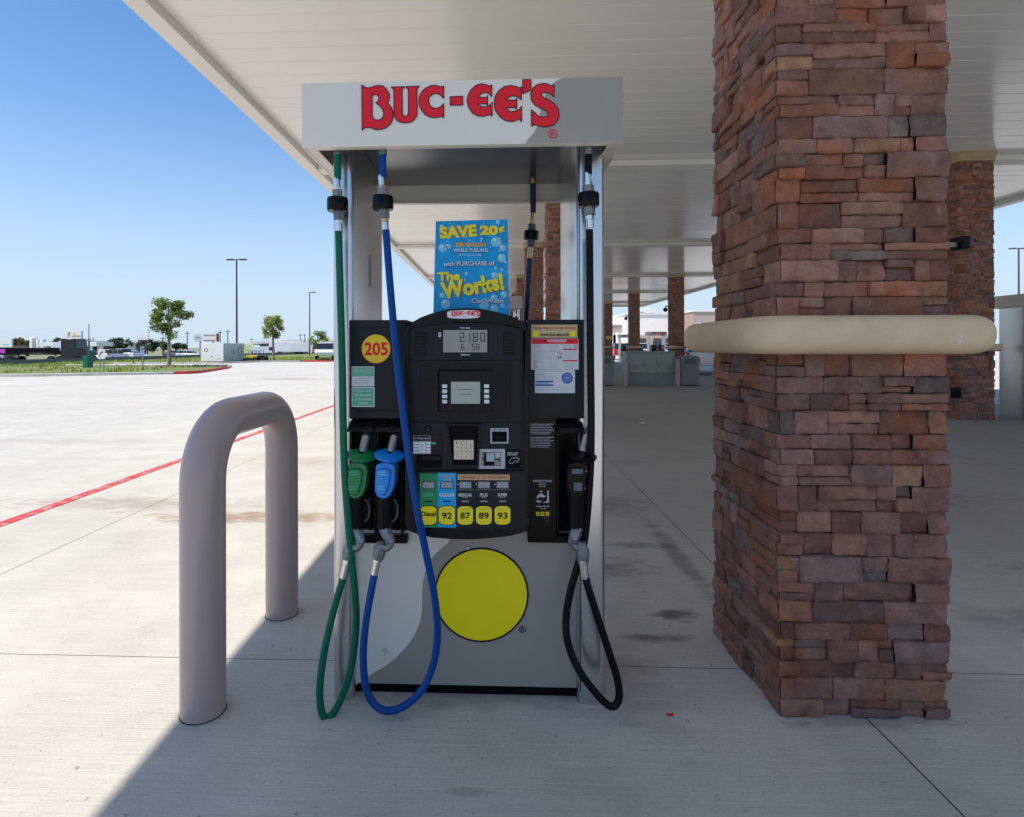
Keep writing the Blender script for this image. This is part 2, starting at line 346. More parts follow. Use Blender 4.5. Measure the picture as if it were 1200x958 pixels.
class MB:
    def __init__(s): s.v = []; s.f = []; s.m = []; s.mats = []; s.tint = None; s.fr = None
    def mi(s, mat):
        if mat not in s.mats: s.mats.append(mat)
        return s.mats.index(mat)
    def add(s, vs, fs, mat):
        b = len(s.v); k = s.mi(mat); s.v += [tuple(v) for v in vs]
        for f in fs: s.f.append(tuple(b + i for i in f)); s.m.append(k)
    def box(s, x0, x1, y0, y1, z0, z1, mat):
        if x1 < x0: x0, x1 = x1, x0
        if y1 < y0: y0, y1 = y1, y0
        if z1 < z0: z0, z1 = z1, z0
        s.add([(x0, y0, z0), (x1, y0, z0), (x1, y1, z0), (x0, y1, z0), (x0, y0, z1), (x1, y0, z1), (x1, y1, z1), (x0, y1, z1)],
              [(0, 3, 2, 1), (4, 5, 6, 7), (0, 1, 5, 4), (1, 2, 6, 5), (2, 3, 7, 6), (3, 0, 4, 7)], mat)
    def pbox(s, px0, py0, px1, py1, Y0, Y1, mat):              # box whose front face at Y0 covers that photo rectangle
        xa, _ = W(px0, (py0 + py1) / 2, Y0); xb, _ = W(px1, (py0 + py1) / 2, Y0)
        _, za = W((px0 + px1) / 2, py0, Y0); _, zb = W((px0 + px1) / 2, py1, Y0)
        s.box(xa, xb, Y0, Y1, zb, za, mat)
    def prism(s, loops, y0, y1, mat, sides=True):              # loops of (X, Z), front at y0
        flat = []; base = len(s.v)
        for lp in loops: flat += lp
        tris = tessellate_polygon([[Vector((p[0], p[1], 0)) for p in lp] for lp in loops])
        def orient(t):
            a, b, c = (flat[i] for i in t)
            ar = (b[0] - a[0]) * (c[1] - a[1]) - (c[0] - a[0]) * (b[1] - a[1])
            return tuple(t) if ar > 0 else (t[0], t[2], t[1])
        tr = [orient(t) for t in tris]
        n = len(flat)
        vs = [(p[0], y0, p[1]) for p in flat]
        fs = list(tr)
        if sides:
            vs += [(p[0], y1, p[1]) for p in flat]
            fs += [(t[0] + n, t[2] + n, t[1] + n) for t in tr]
            o = 0
            for li, lp in enumerate(loops):
                m_ = len(lp)
                ar = sum(lp[i][0] * lp[(i + 1) % m_][1] - lp[(i + 1) % m_][0] * lp[i][1] for i in range(m_))
                for i in range(m_):
                    a, b = o + i, o + (i + 1) % m_
                    q = (a, a + n, b + n, b)
                    if (ar < 0) != (li > 0): q = q[::-1]
                    fs.append(q)
                o += m_
        s.add(vs, fs, mat)
    def pprism(s, loops, y0, y1, mat, sides=True): s.prism([[W(p[0], p[1], y0) for p in lp] for lp in loops], y0, y1, mat, sides)
    def ribbon(s, lp, wd, y, mat, closed=True):                # stroke along a loop, lp in (X, Z)
        n = len(lp); vs = []
        for i in range(n):
            a = Vector(lp[i - 1] if closed or i > 0 else lp[i]); b = Vector(lp[i]); c = Vector(lp[(i + 1) % n] if closed or i < n - 1 else lp[i])
            d1 = (b - a); d2 = (c - b)
            d1 = d1.normalized() if d1.length > 1e-9 else d2.normalized(); d2 = d2.normalized() if d2.length > 1e-9 else d1
            t = (d1 + d2)
            t = t.normalized() if t.length > 1e-6 else d1
            nn = Vector((-t.y, t.x)); k = wd / 2 / max(0.45, abs(nn.dot(Vector((-d1.y, d1.x)))))
            vs.append((b.x + nn.x * k, y, b.y + nn.y * k)); vs.append((b.x - nn.x * k, y, b.y - nn.y * k))
        fs = []
        for i in range(n if closed else n - 1):
            j = (i + 1) % n; fs.append((2 * i, 2 * i + 1, 2 * j + 1, 2 * j))
        s.add(vs, fs, mat)
    def ptext(s, st, px0, py0, px1, py1, Y, mat, bold=0.0, rot=0.0, shear=0.0):
        vs, fs = text_geo(st, bold); cx, cy = (px0 + px1) / 2, (py0 + py1) / 2; o = []
        c, sn = math.cos(rot), math.sin(rot)
        for u, v in vs:
            x = (u - 0.5) * (px1 - px0) + shear * (v - 0.5) * (py1 - py0); y = (0.5 - v) * (py1 - py0)
            X, Z = W(cx + x * c + y * sn, cy - x * sn + y * c, Y); o.append((X, Y, Z))
        s.add(o, fs, mat)
    def disc(s, px, py, r, Y, mat, n=40, ry=None):
        s.pprism([[(px + r * math.cos(-i * 2 * math.pi / n), py + (ry or r) * math.sin(-i * 2 * math.pi / n)) for i in range(n)]], Y, Y, mat, False)
    def tube(s, pts, rad, mat, n=14, cap=True, sub=0):
        pts = [Vector(p) for p in pts]
        if not isinstance(rad, (list, tuple)): rad = [rad] * len(pts)
        if sub:
            P = []; Q = []
            for i in range(len(pts) - 1):
                p0 = pts[max(0, i - 1)]; p1 = pts[i]; p2 = pts[i + 1]; p3 = pts[min(len(pts) - 1, i + 2)]
                for k in range(sub):
                    t = k / sub
                    P.append(0.5 * ((2 * p1) + (p2 - p0) * t + (2 * p0 - 5 * p1 + 4 * p2 - p3) * t * t + (-p0 + 3 * p1 - 3 * p2 + p3) * t ** 3)); Q.append(rad[i] * (1 - t) + rad[i + 1] * t)
            P.append(pts[-1]); Q.append(rad[-1]); pts, rad = P, Q
        vs = []; up = None
        for i, p in enumerate(pts):
            d = (pts[min(i + 1, len(pts) - 1)] - pts[max(i - 1, 0)])
            if d.length < 1e-9: d = Vector((0, 0, 1))
            d.normalize()
            if up is None: up = d.orthogonal().normalized()
            up = (up - d * up.dot(d)).normalized(); sd_ = d.cross(up)
            for k in range(n):
                a = 2 * math.pi * k / n; vs.append(p + (up * math.cos(a) + sd_ * math.sin(a)) * rad[i])
        fs = []
        for i in range(len(pts) - 1):
            for k in range(n):
                a = i * n + k; b = i * n + (k + 1) % n; fs.append((a, b, b + n, a + n))
        if cap: fs.append(tuple(range(n))[::-1]); fs.append(tuple(range((len(pts) - 1) * n, len(pts) * n)))
        s.add(vs, fs, mat)
    def seg(s, p0, p1, r, mat, n=14): s.tube([p0, p1], r, mat, n)
    def build(s, name, parent=None, bevel=0.0, smooth=35, bseg=2):
        me = bpy.data.meshes.new(name)
        root = parent
        off = Vector((0, 0, 0))
        while root is not None:
            if root.name in ORG: off = ORG[root.name]
            root = root.parent
        me.from_pydata([Vector(v) - off for v in s.v], [], s.f)
        for mt in s.mats: me.materials.append(MT[mt])
        me.polygons.foreach_set('material_index', s.m)
        if s.tint is not None:
            at = me.color_attributes.new('tint', 'FLOAT_COLOR', 'POINT')
            buf = []
            for c in s.tint: buf += [c[0], c[1], c[2], 1.0]
            at.data.foreach_set('color', buf)
        me.update(); me.validate()
        if smooth:
            me.polygons.foreach_set('use_smooth', [True] * len(me.polygons)); me.set_sharp_from_angle(angle=R(smooth))
        o = bpy.data.objects.new(name, me); COL.objects.link(o)
        if parent is not None: o.parent = parent
        if bevel:
            b = o.modifiers.new('bevel', 'BEVEL'); b.width = bevel; b.segments = bseg; b.limit_method = 'ANGLE'; b.angle_limit = R(40)
        return o
def tag(o, label=None, cat=None, group=None, kind=None):
    for k, v in (('label', label), ('category', cat), ('group', group), ('kind', kind)):
        if v: o[k] = v
    return o
def thing(name, label, cat, loc, group=None):
    o = bpy.data.objects.new(name, None); COL.objects.link(o); o.location = loc; o.empty_display_size = 0.2
    ORG[o.name] = Vector(loc); return tag(o, label, cat, group)
def copy_tree(o, parent=None):
    c = o.copy(); COL.objects.link(c); c.parent = parent
    for ch in o.children: copy_tree(ch, c)
    return c
def circ(px, py, r, n=32, ry=None): return [(px + r * math.cos(2 * math.pi * i / n), py + (ry or r) * math.sin(2 * math.pi * i / n)) for i in range(n)]
def rrect(x0, y0, x1, y1, r, n=4):
    P = []
    for cx, cy, a in ((x1 - r, y0 + r, -90), (x1 - r, y1 - r, 0), (x0 + r, y1 - r, 90), (x0 + r, y0 + r, 180)):
        for k in range(n + 1):
            t = R(a + 90 * k / n); P.append((cx + r * math.cos(t), cy + r * math.sin(t)))
    return P

# ------------------------------------------------------------------ ground
LOT = [(-90, 20), (-40, 23.8), (-22.4, 25.8), (-16.4, 28.2), (-15.6, 29.0), (-17.4, 36.0), (-19, 39.8), (-32, 41), (-32, 46), (-23.5, 47), (-22, 51.5), (-16, 52.5), (-15.5, 62), (-30, 120), (60, 240), (140, 240), (140, -70), (-90, -70)]
def inlot(x, y):
    r = False
    for i in range(len(LOT)):
        x0, y0 = LOT[i]; x1, y1 = LOT[i - 1]
        if (y0 > y) != (y1 > y) and x < (x1 - x0) * (y - y0) / (y1 - y0) + x0: r = not r
    return r
b = MB(); b.add([(-4000, -4000, -0.70), (4000, -4000, -0.70), (4000, 4000, -0.70), (-4000, 4000, -0.70)], [(0, 1, 2, 3)], 'far_land'); tag(b.build('ground', smooth=0), kind='structure')
b = MB()
tr = tessellate_polygon([[Vector((p[0], p[1], 0)) for p in LOT]])
def ccw(t):
    a, q, c = (LOT[i] for i in t); return tuple(t) if (q[0] - a[0]) * (c[1] - a[1]) - (c[0] - a[0]) * (q[1] - a[1]) > 0 else (t[0], t[2], t[1])
n = len(LOT)
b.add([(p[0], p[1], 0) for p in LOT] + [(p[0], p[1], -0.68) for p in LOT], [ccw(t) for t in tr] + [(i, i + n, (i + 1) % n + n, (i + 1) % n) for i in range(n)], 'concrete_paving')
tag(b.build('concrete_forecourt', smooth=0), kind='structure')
# verge
b = MB(); nx, ny = 110, 190; X0, X1, Y0, Y1 = -46.2, -8.0, 20.0, 150.0
vs = []
for j in range(ny + 1):
    for i in range(nx + 1):
        x = X0 + (X1 - X0) * i / nx; y = Y0 + (Y1 - Y0) * j / ny
        t = min(1, max(0, (x + 46) / 9)); z = -0.5 + 0.53 * t * t * (3 - 2 * t) + 0.07 * noise.noise(Vector((x * 0.5, y * 0.5, 0)))
        if inlot(x, y): z = -0.10
        vs.append((x, y, z))
b.add(vs, [(j * (nx + 1) + i, j * (nx + 1) + i + 1, (j + 1) * (nx + 1) + i + 1, (j + 1) * (nx + 1) + i) for j in range(ny) for i in range(nx)], 'verge_grass')
verge = b.build('grass_verge'); tag(verge, kind='structure')
rg = random.Random(5)
b = MB(); b.tint = []
def blade(x, y, z, h):
    a = rg.uniform(0, 6.28); wd = h * 0.35; g = rg.uniform(0.6, 1.5); dx, dy = math.cos(a) * wd, math.sin(a) * wd
    lx, ly = rg.uniform(-.4, .4) * h, rg.uniform(-.4, .4) * h
    b.add([(x - dx, y - dy, z), (x + dx, y + dy, z), (x + lx, y + ly, z + h)], [(0, 1, 2)], 'grass_blade')
    cc = (g * rg.uniform(0.9, 1.3), g, g * 0.9); b.tint += [cc, cc, cc]
for _ in range(14000):
    x = rg.uniform(-46, -16); y = rg.uniform(24, 75)
    if inlot(x, y): continue
    cl = noise.noise(Vector((x * 0.35, y * 0.35, 3)))
    if y < 38 and x > -36 and cl < 0.1: continue
    t = min(1, max(0, (x + 46) / 9)); z = -0.5 + 0.53 * t * t * (3 - 2 * t)
    blade(x, y, z, rg.uniform(0.06, 0.14) + max(0, cl) * 0.25)
tag(b.build('grass', smooth=0), 'rough green grass and weeds on the verge beyond the lot', 'grass', kind='stuff')
# kerbs
def strip(name, pts, wd, z0, z1, mat, bevel=0.02):
    b = MB(); vs = []
    for i, p in enumerate(pts):
        a = Vector(pts[max(0, i - 1)]); c = Vector(pts[min(len(pts) - 1, i + 1)]); d = (c - a).normalized(); nn = Vector((-d.y, d.x)) * wd / 2
        for sx, z in ((1, z0), (-1, z0), (-1, z1), (1, z1)): vs.append((p[0] + nn.x * sx, p[1] + nn.y * sx, z))
    fs = []
    for i in range(len(pts) - 1):
        for k in range(4): a = 4 * i + k; c = 4 * i + (k + 1) % 4; fs.append((a, a + 4, c + 4, c))
    fs += [(0, 1, 2, 3), tuple(4 * (len(pts) - 1) + k for k in (3, 2, 1, 0))]
    b.add(vs, fs, mat); o = b.build(name, bevel=bevel); return tag(o, kind='structure')
strip('kerb', [(-90, 20.1), (-40, 23.9), (-22.4, 25.9), (-16.5, 28.3)], 0.16, -0.1, 0.13, 'kerb_concrete')
strip('red_kerb', [(-16.48, 28.3), (-16.0, 28.55), (-15.75, 29.1), (-16.4, 32), (-17.45, 36.0)], 0.16, -0.1, 0.14, 'kerb_red')
strip('kerb', [(-17.46, 36.02), (-19, 39.7), (-32, 40.9)], 0.16, -0.1, 0.13, 'kerb_concrete')
strip('kerb', [(-32, 46.1), (-23.5, 47.1), (-22, 51.6), (-18.4, 52.3)], 0.16, -0.1, 0.13, 'kerb_concrete')
strip('red_kerb', [(-18.38, 52.3), (-16, 52.6), (-15.7, 54)], 0.16, -0.1, 0.15, 'kerb_red')
# red line
b = MB(); b.box(-3.855, -3.745, -20, 37, 0.0, 0.004, 'line_red'); tag(b.build('red_lane_line', smooth=0), kind='structure')
# far road
b = MB(); b.box(-78, -46.7, -300, 900, -0.69, -0.62, 'road_grey'); tag(b.build('highway', smooth=0), kind='structure')
def lab(name, mb, label, cat, group=None, **k): return tag(mb.build(name, **k), label, cat, group)
b = MB(); prof = [(-0.28, -0.7), (0.28, -0.7), (0.12, -0.4), (0.09, 0.22), (-0.09, 0.22), (-0.12, -0.4)]
seg_y = [-60 + 6.0 * i for i in range(50)]
for i in range(len(seg_y) - 1):
    y0, y1 = seg_y[i] + 0.02, seg_y[i + 1] - 0.02; bx = lambda y: -46.4 - max(0, y - 60) * 0.04
    vs = [(bx(y0) + p[0], y0, p[1]) for p in prof] + [(bx(y1) + p[0], y1, p[1]) for p in prof]
    b.add(vs, [tuple(range(6)), tuple(range(11, 5, -1))] + [((k + 1) % 6, k, k + 6, (k + 1) % 6 + 6) for k in range(6)], 'barrier_concrete')
lab('highway_barrier', b, 'long dark grey concrete barrier wall between grass verge and highway', 'barrier', smooth=0)

# ------------------------------------------------------------------ canopy
SZ, LZ = 4.90, 4.785; CX0, CX1, CY0, CY1 = -3.71, 12.5, -1.6, 49.5
cano = thing('canopy', 'long white metal fuel station canopy with glossy panelled soffit over the pumps', 'canopy', (4.4, 20, 0))
b = MB(); y = CY0 + 0.25; rg = random.Random(3)
while y < CY1 - 0.3:
    y2 = y + 0.332; dz = rg.uniform(-0.0012, 0.0012); tz = rg.uniform(-0.0010, 0.0010)
    vs = []
    for xx in (CX0 + 0.232, CX1 - 0.232):
        vs += [(xx, y + 0.006, SZ + dz + 0.006), (xx, y + 0.016, SZ + dz - tz), (xx, y2 - 0.003, SZ + dz + tz), (xx, y2 - 0.003, SZ + dz + 0.012)]
    b.add(vs, [(0, 1, 5, 4), (1, 2, 6, 5), (2, 3, 7, 6)], 'soffit_metal')
    y = y2
b.build('soffit', cano, smooth=0)
b = MB(); b.box(CX0 + 0.2, CX1 - 0.2, CY0 + 0.2, CY1 - 0.2, SZ + 0.03, SZ + 0.5, 'fascia_white'); b.build('roof_deck', cano, smooth=0)
b = MB(); fz = 5.75
b.box(CX0, CX0 + 0.23, CY0, CY1, LZ, fz, 'fascia_white'); b.box(CX1 - 0.23, CX1, CY0, CY1, LZ, fz, 'fascia_white')
b.box(CX0 + 0.23, CX1 - 0.23, CY0, CY0 + 0.23, LZ, fz, 'fascia_white'); b.box(CX0 + 0.23, CX1 - 0.23, CY1 - 0.23, CY1, LZ, fz, 'fascia_white')
b.build('fascia', cano, bevel=0.01)
ROWY = [2.43 + 8.6 * k for k in range(-1, 6)]
for yy in ROWY[2:]: b = MB(); b.box(CX0 + 0.24, CX1 - 0.24, yy - 0.16, yy + 0.16, SZ - 0.11, SZ - 0.004, 'fascia_white'); b.build('beam', cano, bevel=0.006)

# ------------------------------------------------------------------ stone columns
PAL = [(0.210, 0.110, 0.086), (0.196, 0.104, 0.084), (0.180, 0.098, 0.082), (0.228, 0.126, 0.098), (0.195, 0.112, 0.096), (0.175, 0.102, 0.090),
       (0.212, 0.108, 0.074), (0.200, 0.102, 0.078), (0.225, 0.134, 0.110), (0.168, 0.088, 0.072), (0.150, 0.100, 0.092), (0.200, 0.126, 0.110), (0.190, 0.098, 0.078), (0.210, 0.118, 0.090),
       (0.192, 0.108, 0.088), (0.205, 0.114, 0.092), (0.135, 0.106, 0.100), (0.220, 0.134, 0.092), (0.165, 0.108, 0.102), (0.185, 0.104, 0.088)]
def rock(b, x0, x1, y0, y1, z0, z1, tint, cell, rg, tf, corner=False):
    sx, sy, sz = x1 - x0, y1 - y0, z1 - z0
    if cell is None: nx_, ny_, nz_ = 1, 1, 1
    else: nx_, ny_, nz_ = (max(2, min(16, int(round(s_ / cell)))) for s_ in (sx, sy, sz))
    idx = {}; vs = []; fs = []
    so = Vector((rg.uniform(0, 99), rg.uniform(0, 99), rg.uniform(0, 99)))
    tl = (rg.uniform(-1, 1) * 0.05, rg.uniform(-1, 1) * 0.10)
    rr = rg.uniform(0.002, 0.005)
    cxx, cyy, czz = (x0 + x1) / 2, (y0 + y1) / 2, (z0 + z1) / 2
    def vert(i, j, k):
        key = (i, j, k)
        if key in idx: return idx[key]
        def sp(u, n_, s_):                          # push first/last rows close to the edges so bevels stay small
            if n_ <= 2: return u / n_ * s_
            e = 0.006
            if u == 0: return 0
            if u == n_: return s_
            return e + (s_ - 2 * e) * (u - 1) / (n_ - 2)
        p = Vector((x0 + sp(i, nx_, sx), y0 + sp(j, ny_, sy), z0 + sp(k, nz_, sz)))
        if cell is None:
            p += Vector((rg.uniform(-.003, .003), rg.uniform(-.004, .004), rg.uniform(-.003, .003)))
        else:
            ex = (i == 0 or i == nx_); ey = (j == 0 or j == ny_); ez = (k == 0 or k == nz_)
            e = ex + ey + ez
            q = p * 1.0 + so
            nA = noise.noise(q * 22); nB = noise.noise(q * 60); nC = noise.noise(q * 9)
            if e >= 2:
                r_ = rr * (1.0 + 0.9 * nA) * (0.75 if e == 2 else 1.0)
                if corner and i == 0 and j == 0: r_ += 0.006 + 0.006 * abs(nC) + 0.004 * nB
                if ex: p.x += r_ if i == 0 else -r_ * 0.55
                if ey: p.y += r_ if j == 0 else -r_ * 0.3
                if ez: p.z += (r_ if k == 0 else -r_) * 0.8
            d = 0.006 * nC + 0.0038 * nA + 0.0026 * nB
            step = 0.0035 if noise.noise(q * 13 + Vector((5, 5, 5))) > 0.12 else 0.0       # cleft facets
            if j == 0: p.y += d * 1.25 + step + tl[0] * (p.x - cxx) * 0.5 + tl[1] * (p.z - czz)
            if i == 0 and corner: p.x += d * 1.25 + step + tl[1] * (p.z - czz)
            elif ex: p.x += 0.0022 * noise.noise(Vector((so.x, p.z * 40, p.y * 20)))
            if ez: p.z += 0.0036 * noise.noise(Vector((p.x * 25, p.y * 25, so.z + k)))
        idx[key] = len(vs); vs.append(tf(p)); return idx[key]
    for i in range(nx_):
        for k in range(nz_):
            fs.append((vert(i, 0, k), vert(i + 1, 0, k), vert(i + 1, 0, k + 1), vert(i, 0, k + 1)))
    for j in range(ny_):
        for k in range(nz_):
            fs.append((vert(0, j + 1, k), vert(0, j, k), vert(0, j, k + 1), vert(0, j + 1, k + 1)))
            fs.append((vert(nx_, j, k), vert(nx_, j + 1, k), vert(nx_, j + 1, k + 1), vert(nx_, j, k + 1)))
    for i in range(nx_):
        for j in range(ny_):
            fs.append((vert(i, j, nz_), vert(i + 1, j, nz_), vert(i + 1, j + 1, nz_), vert(i, j + 1, nz_)))
            fs.append((vert(i, j + 1, 0), vert(i + 1, j + 1, 0), vert(i + 1, j, 0), vert(i, j, 0)))
    b.add(vs, fs, 'ledge_stone')
    g = rg.uniform(0.98, 1.72)
    b.tint += [(tint[0] * g * 1.05, tint[1] * g * 0.98, tint[2] * g * 0.92)] * len(vs)
def cladding(hw, zlo, zhi, seed, cellf):
    """ledge stone round a square core centred at 0, faces at +-hw"""
    rg = random.Random(seed); b = MB(); b.tint = []
    def tfk(k):
        c, s_ = [(1, 0), (0, 1), (-1, 0), (0, -1)][k]
        return lambda p: (p[0] * c - p[1] * s_, p[0] * s_ + p[1] * c, p[2])
    z = zlo; course = 0
    while z < zhi - 0.01:
        h = rg.choice([0.062, 0.070, 0.078, 0.086, 0.094, 0.055]) ; h = min(h, zhi - z)
        if zhi - (z + h) < 0.03: h = zhi - z
        cell = cellf(z)
        ca = [rg.uniform(0.05, 0.22) for _ in range(4)]     # corner block length along its own side
        cb = [rg.uniform(0.05, 0.13) for _ in range(4)]
        if course % 2: ca, cb = cb, ca
        def split(h, p=0.30):
            if h > 0.06 and rg.random() < p:
                q = rg.uniform(0.38, 0.62); return [(0, h * q), (h * q, h)]
            return [(0, h)]
        g = 0.0007
        for k in range(4):
            tf = tfk(k)
            # side k: face at y=-hw, x from -hw to hw ; corner block k sits at x=-hw
            for (a0, a1) in split(h, 0.22):
                pr = rg.uniform(0.0, 0.020); pr2 = rg.uniform(0.0, 0.020)
                rock(b, -hw - pr2, -hw + ca[k] - g * 0.5, -hw - pr, -hw + cb[k] + 0.002, z + a0 + g, z + a1 - g, rg.choice(PAL), cell, rg, tf, True)
            u = -hw + ca[k]; end = hw - cb[(k + 1) % 4]
            while u < end - 0.005:
                L_ = rg.choice([0.07, 0.10, 0.13, 0.16, 0.20, 0.25]) * rg.uniform(0.9, 1.1)
                if end - (u + L_) < 0.05: L_ = end - u
                for (a0, a1) in split(h):
                    pr = rg.uniform(-0.004, 0.018)
                    rock(b, u + g, u + L_ - g, -hw - pr, -hw + 0.035, z + a0 + g, z + a1 - g, rg.choice(PAL), cell, rg, tf)
                u += L_
        z += h; course += 1
    return b
HW = 0.295
def ring_profile(b, hw, prof, mat, rad=0.10, nseg=5):
    """prof: list of (outward offset, z) round a square with rounded corners"""
    path = []
    for cxs, cys, a0 in ((1, -1, -90), (1, 1, 0), (-1, 1, 90), (-1, -1, 180)):
        for k in range(nseg + 1): path.append((cxs, cys, R(a0 + 90 * k / nseg)))
    n_ = len(path); vs = []
    for (o, z) in prof:
        r = max(0.0005, rad + o - 0.09)
        for cxs, cys, a in path:
            c0 = hw + o - r
            vs.append((cxs * c0 + r * math.cos(a), cys * c0 + r * math.sin(a), z))
    fs = []
    for j in range(len(prof) - 1):
        for i in range(n_): fs.append((j * n_ + i, j * n_ + (i + 1) % n_, (j + 1) * n_ + (i + 1) % n_, (j + 1) * n_ + i))
    b.add(vs, fs, mat)
def column(loc, seed, cellf, label, group=None, dz=0.0):
    x, y = loc
    t = thing('stone_column', label, 'column', (x, y, 0), group)
    o = lambda mb: mb
    def sh(mb): mb.v = [(p[0] + x, p[1] + y, p[2]) for p in mb.v]; return mb
    b = MB(); b.box(-HW + 0.016, HW - 0.016, -HW + 0.016, HW - 0.016, 0, SZ, 'mortar_dark'); sh(b).build('core', t, smooth=0)
    b = cladding(HW, 0.0, 1.335 + dz, seed, cellf)
    b2 = cladding(HW, 1.445 + dz, SZ - 0.17, seed + 50, cellf)
    bs = len(b.v); b.v += b2.v; b.f += [tuple(i + bs for i in f) for f in b2.f]; b.m += b2.m; b.tint += b2.tint
    sh(b).build('stone_cladding', t, smooth=48 if cellf(0) else 0)
    b = MB()
    z0, z1 = 1.322 + dz, 1.460 + dz; zc = (z0 + z1) / 2; hh = (z1 - z0) / 2; prof = [(-0.03, z0 + 0.001)]
    for k in range(17):
        a = -math.pi / 2 + math.pi * k / 16
        ca, sa = math.cos(a), math.sin(a)
        prof.append((0.050 + 0.094 * (abs(ca) ** 0.62), zc + hh * (abs(sa) ** 0.85) * (1 if sa > 0 else -1)))
    prof.append((-0.03, z1 - 0.001))
    ring_profile(b, HW, prof, 'cast_stone', rad=0.095); sh(b).build('belt', t, smooth=50)
    b = MB(); zt = SZ - 0.002
    ring_profile(b, HW, [(0.0, zt - 0.168), (0.045, zt - 0.168), (0.045, zt - 0.11), (0.06, zt - 0.10), (0.085, zt - 0.05), (0.085, zt), (0.0, zt)], 'cap_tan', rad=0.095, nseg=1)
    sh(b).build('cap', t, smooth=0)
    return t
xl, _ = W(911, 840, 2.125); xr, _ = W(1107, 840, 2.125)
ncx = (xl + xr) / 2; ncy = 2.125 + HW
column((ncx, ncy), 14, lambda z: 0.013 if z < 3.0 else 0.03, 'big rough ledgestone column standing right beside the near pump', None)
far = column((8.75, ROWY[2]), 31, lambda z: None, 'dark ledgestone column behind the right end of the big near column', 'stone columns along the canopy', -0.07)
n_lab = {(1.25, 2): 'far stone column seen through the pump frame, cut by its right post', (1.25, 3): 'stone column seen through the pump frame just right of the rear hose top',
         (1.25, 4): 'stone column seen through the pump frame close to the right of the poster', (1.25, 5): 'tiny distant stone column at the right edge of the blue poster', (1.25, 6): 'most distant stone column of the row behind the pump',
         (8.75, 4): 'stone column behind the right bin, nearest of the three right of the pump', (8.75, 5): 'stone column rising behind the utility cabinet middle', (8.75, 6): 'stone column with small yellow notice right next to the pump post'}
for (cx_, k), lb in n_lab.items():
    c = copy_tree(far); c.location = (cx_, ROWY[k], 0); c['label'] = lb
for cx_, k, lb in ((8.75, 3, 'stone column hidden behind the big near column'),):
    c = copy_tree(far); c.location = (cx_, ROWY[k], 0); c['label'] = lb
# yellow notice on the farthest right column
x, z = W(716, 398, ROWY[6] - 0.5)
b = MB(); b.box(8.75 - 0.22, 8.75 + 0.22, ROWY[6] - HW - 0.045, ROWY[6] - HW - 0.03, 1.95, 2.2, 'amber_yellow')
lab('notice', b, 'small yellow notice fixed on the farthest right stone column', 'notice', smooth=0)
# cameras on columns
def seccam(x, y, z, lb):
    t = thing('security_camera', lb, 'security camera', (x, y, z), 'security cameras on the columns')
    b = MB(); b.tube([(x, y, z + 0.12), (x - 0.18, y, z + 0.14), (x - 0.2, y, z + 0.02)], 0.03, 'pole_bronze'); b.build('bracket', t)
    b = MB(); b.tube([(x - 0.2, y, z + 0.05), (x - 0.2, y, z - 0.02), (x - 0.2, y, z - 0.10), (x - 0.2, y, z - 0.14)], [0.09, 0.11, 0.09, 0.03], 'dark_plastic', 12); b.build('dome', t)
seccam(8.75 - HW - 0.02, ROWY[4], 3.2, 'black dome camera on left side of the nearest of three columns')
seccam(8.75 - HW - 0.02, ROWY[5], 3.2, 'black dome camera on the column behind the utility cabinet')
seccam(8.75 - HW - 0.02, ROWY[6], 3.2, 'tiny black dome camera on the farthest right column')
t = thing('security_camera', 'small black box camera on the dark column behind the big one', 'security camera', (8.4, 10.7, 3.2), 'security cameras on the columns')
b = MB(); cxx, cz = W(1121, 288, 10.6)
b.box(cxx - 0.16, cxx - 0.02, 10.55, 10.75, cz - 0.05, cz + 0.03, 'galvanised'); b.build('bracket', t)
b = MB(); b.box(cxx, cxx + 0.13, 10.45, 10.75, cz - 0.09, cz + 0.13, 'dark_plastic'); b.build('housing', t, bevel=0.01)
b = MB(); cxx, cz = W(1122, 462, ROWY[2] - HW - 0.08); b.box(cxx - 0.07, cxx + 0.07, ROWY[2] - HW - 0.08, ROWY[2] - HW, cz - 0.1, cz + 0.1, 'dark_plastic')
b.box(cxx - 0.04, cxx + 0.04, ROWY[2] - HW - 0.095, ROWY[2] - HW - 0.08, cz - 0.06, cz + 0.05, 'cavity_black')
lab('outlet_box', b, 'small black outlet box low on the dark column behind', 'outlet box', bevel=0.008)

# ------------------------------------------------------------------ bollard (inverted U)
b = MB(); br = 0.079; xb = -1.095; y1b, y2b = 2.065, 2.835; zt = 1.115
pts = [(xb, y1b, 0)]
pts += [(xb, y1b, z) for z in (0.02, 0.3, 0.6, 0.84)]
for k in range(1, 8):
    a = R(90 * k / 8); pts.append((xb, y1b + 0.22 - 0.22 * math.cos(a), 0.845 + 0.22 * math.sin(a)))
pts += [(xb, y1b + 0.22, 1.065), (xb, y2b - 0.22, 1.065)]
for k in range(1, 8):
    a = R(90 * k / 8); pts.append((xb, y2b - 0.22 + 0.22 * math.sin(a), 0.845 + 0.22 * math.cos(a)))
pts += [(xb, y2b, z) for z in (0.84, 0.6, 0.3, 0.0)]
b.tube(pts, br, 'bollard_paint', 40)
ub = thing('hoop_bollard', 'mauve grey painted steel hoop bollard standing left of the near pump', 'bollard', (xb, 2.4, 0))
b.build('hoop', ub, smooth=50)
for yy in (y1b, y2b):
    b = MB(); vs = []; n_ = 32
    for r_, z_ in ((br + 0.0005, 0.004), (br + 0.003, 0.0012)):
        vs += [(xb + r_ * math.cos(2 * math.pi * i / n_), yy + r_ * math.sin(2 * math.pi * i / n_), z_) for i in range(n_)]
    b.add(vs, [(i + n_, (i + 1) % n_ + n_, (i + 1) % n_, i) for i in range(n_)], 'mortar_dark'); b.build('joint_seal', ub)

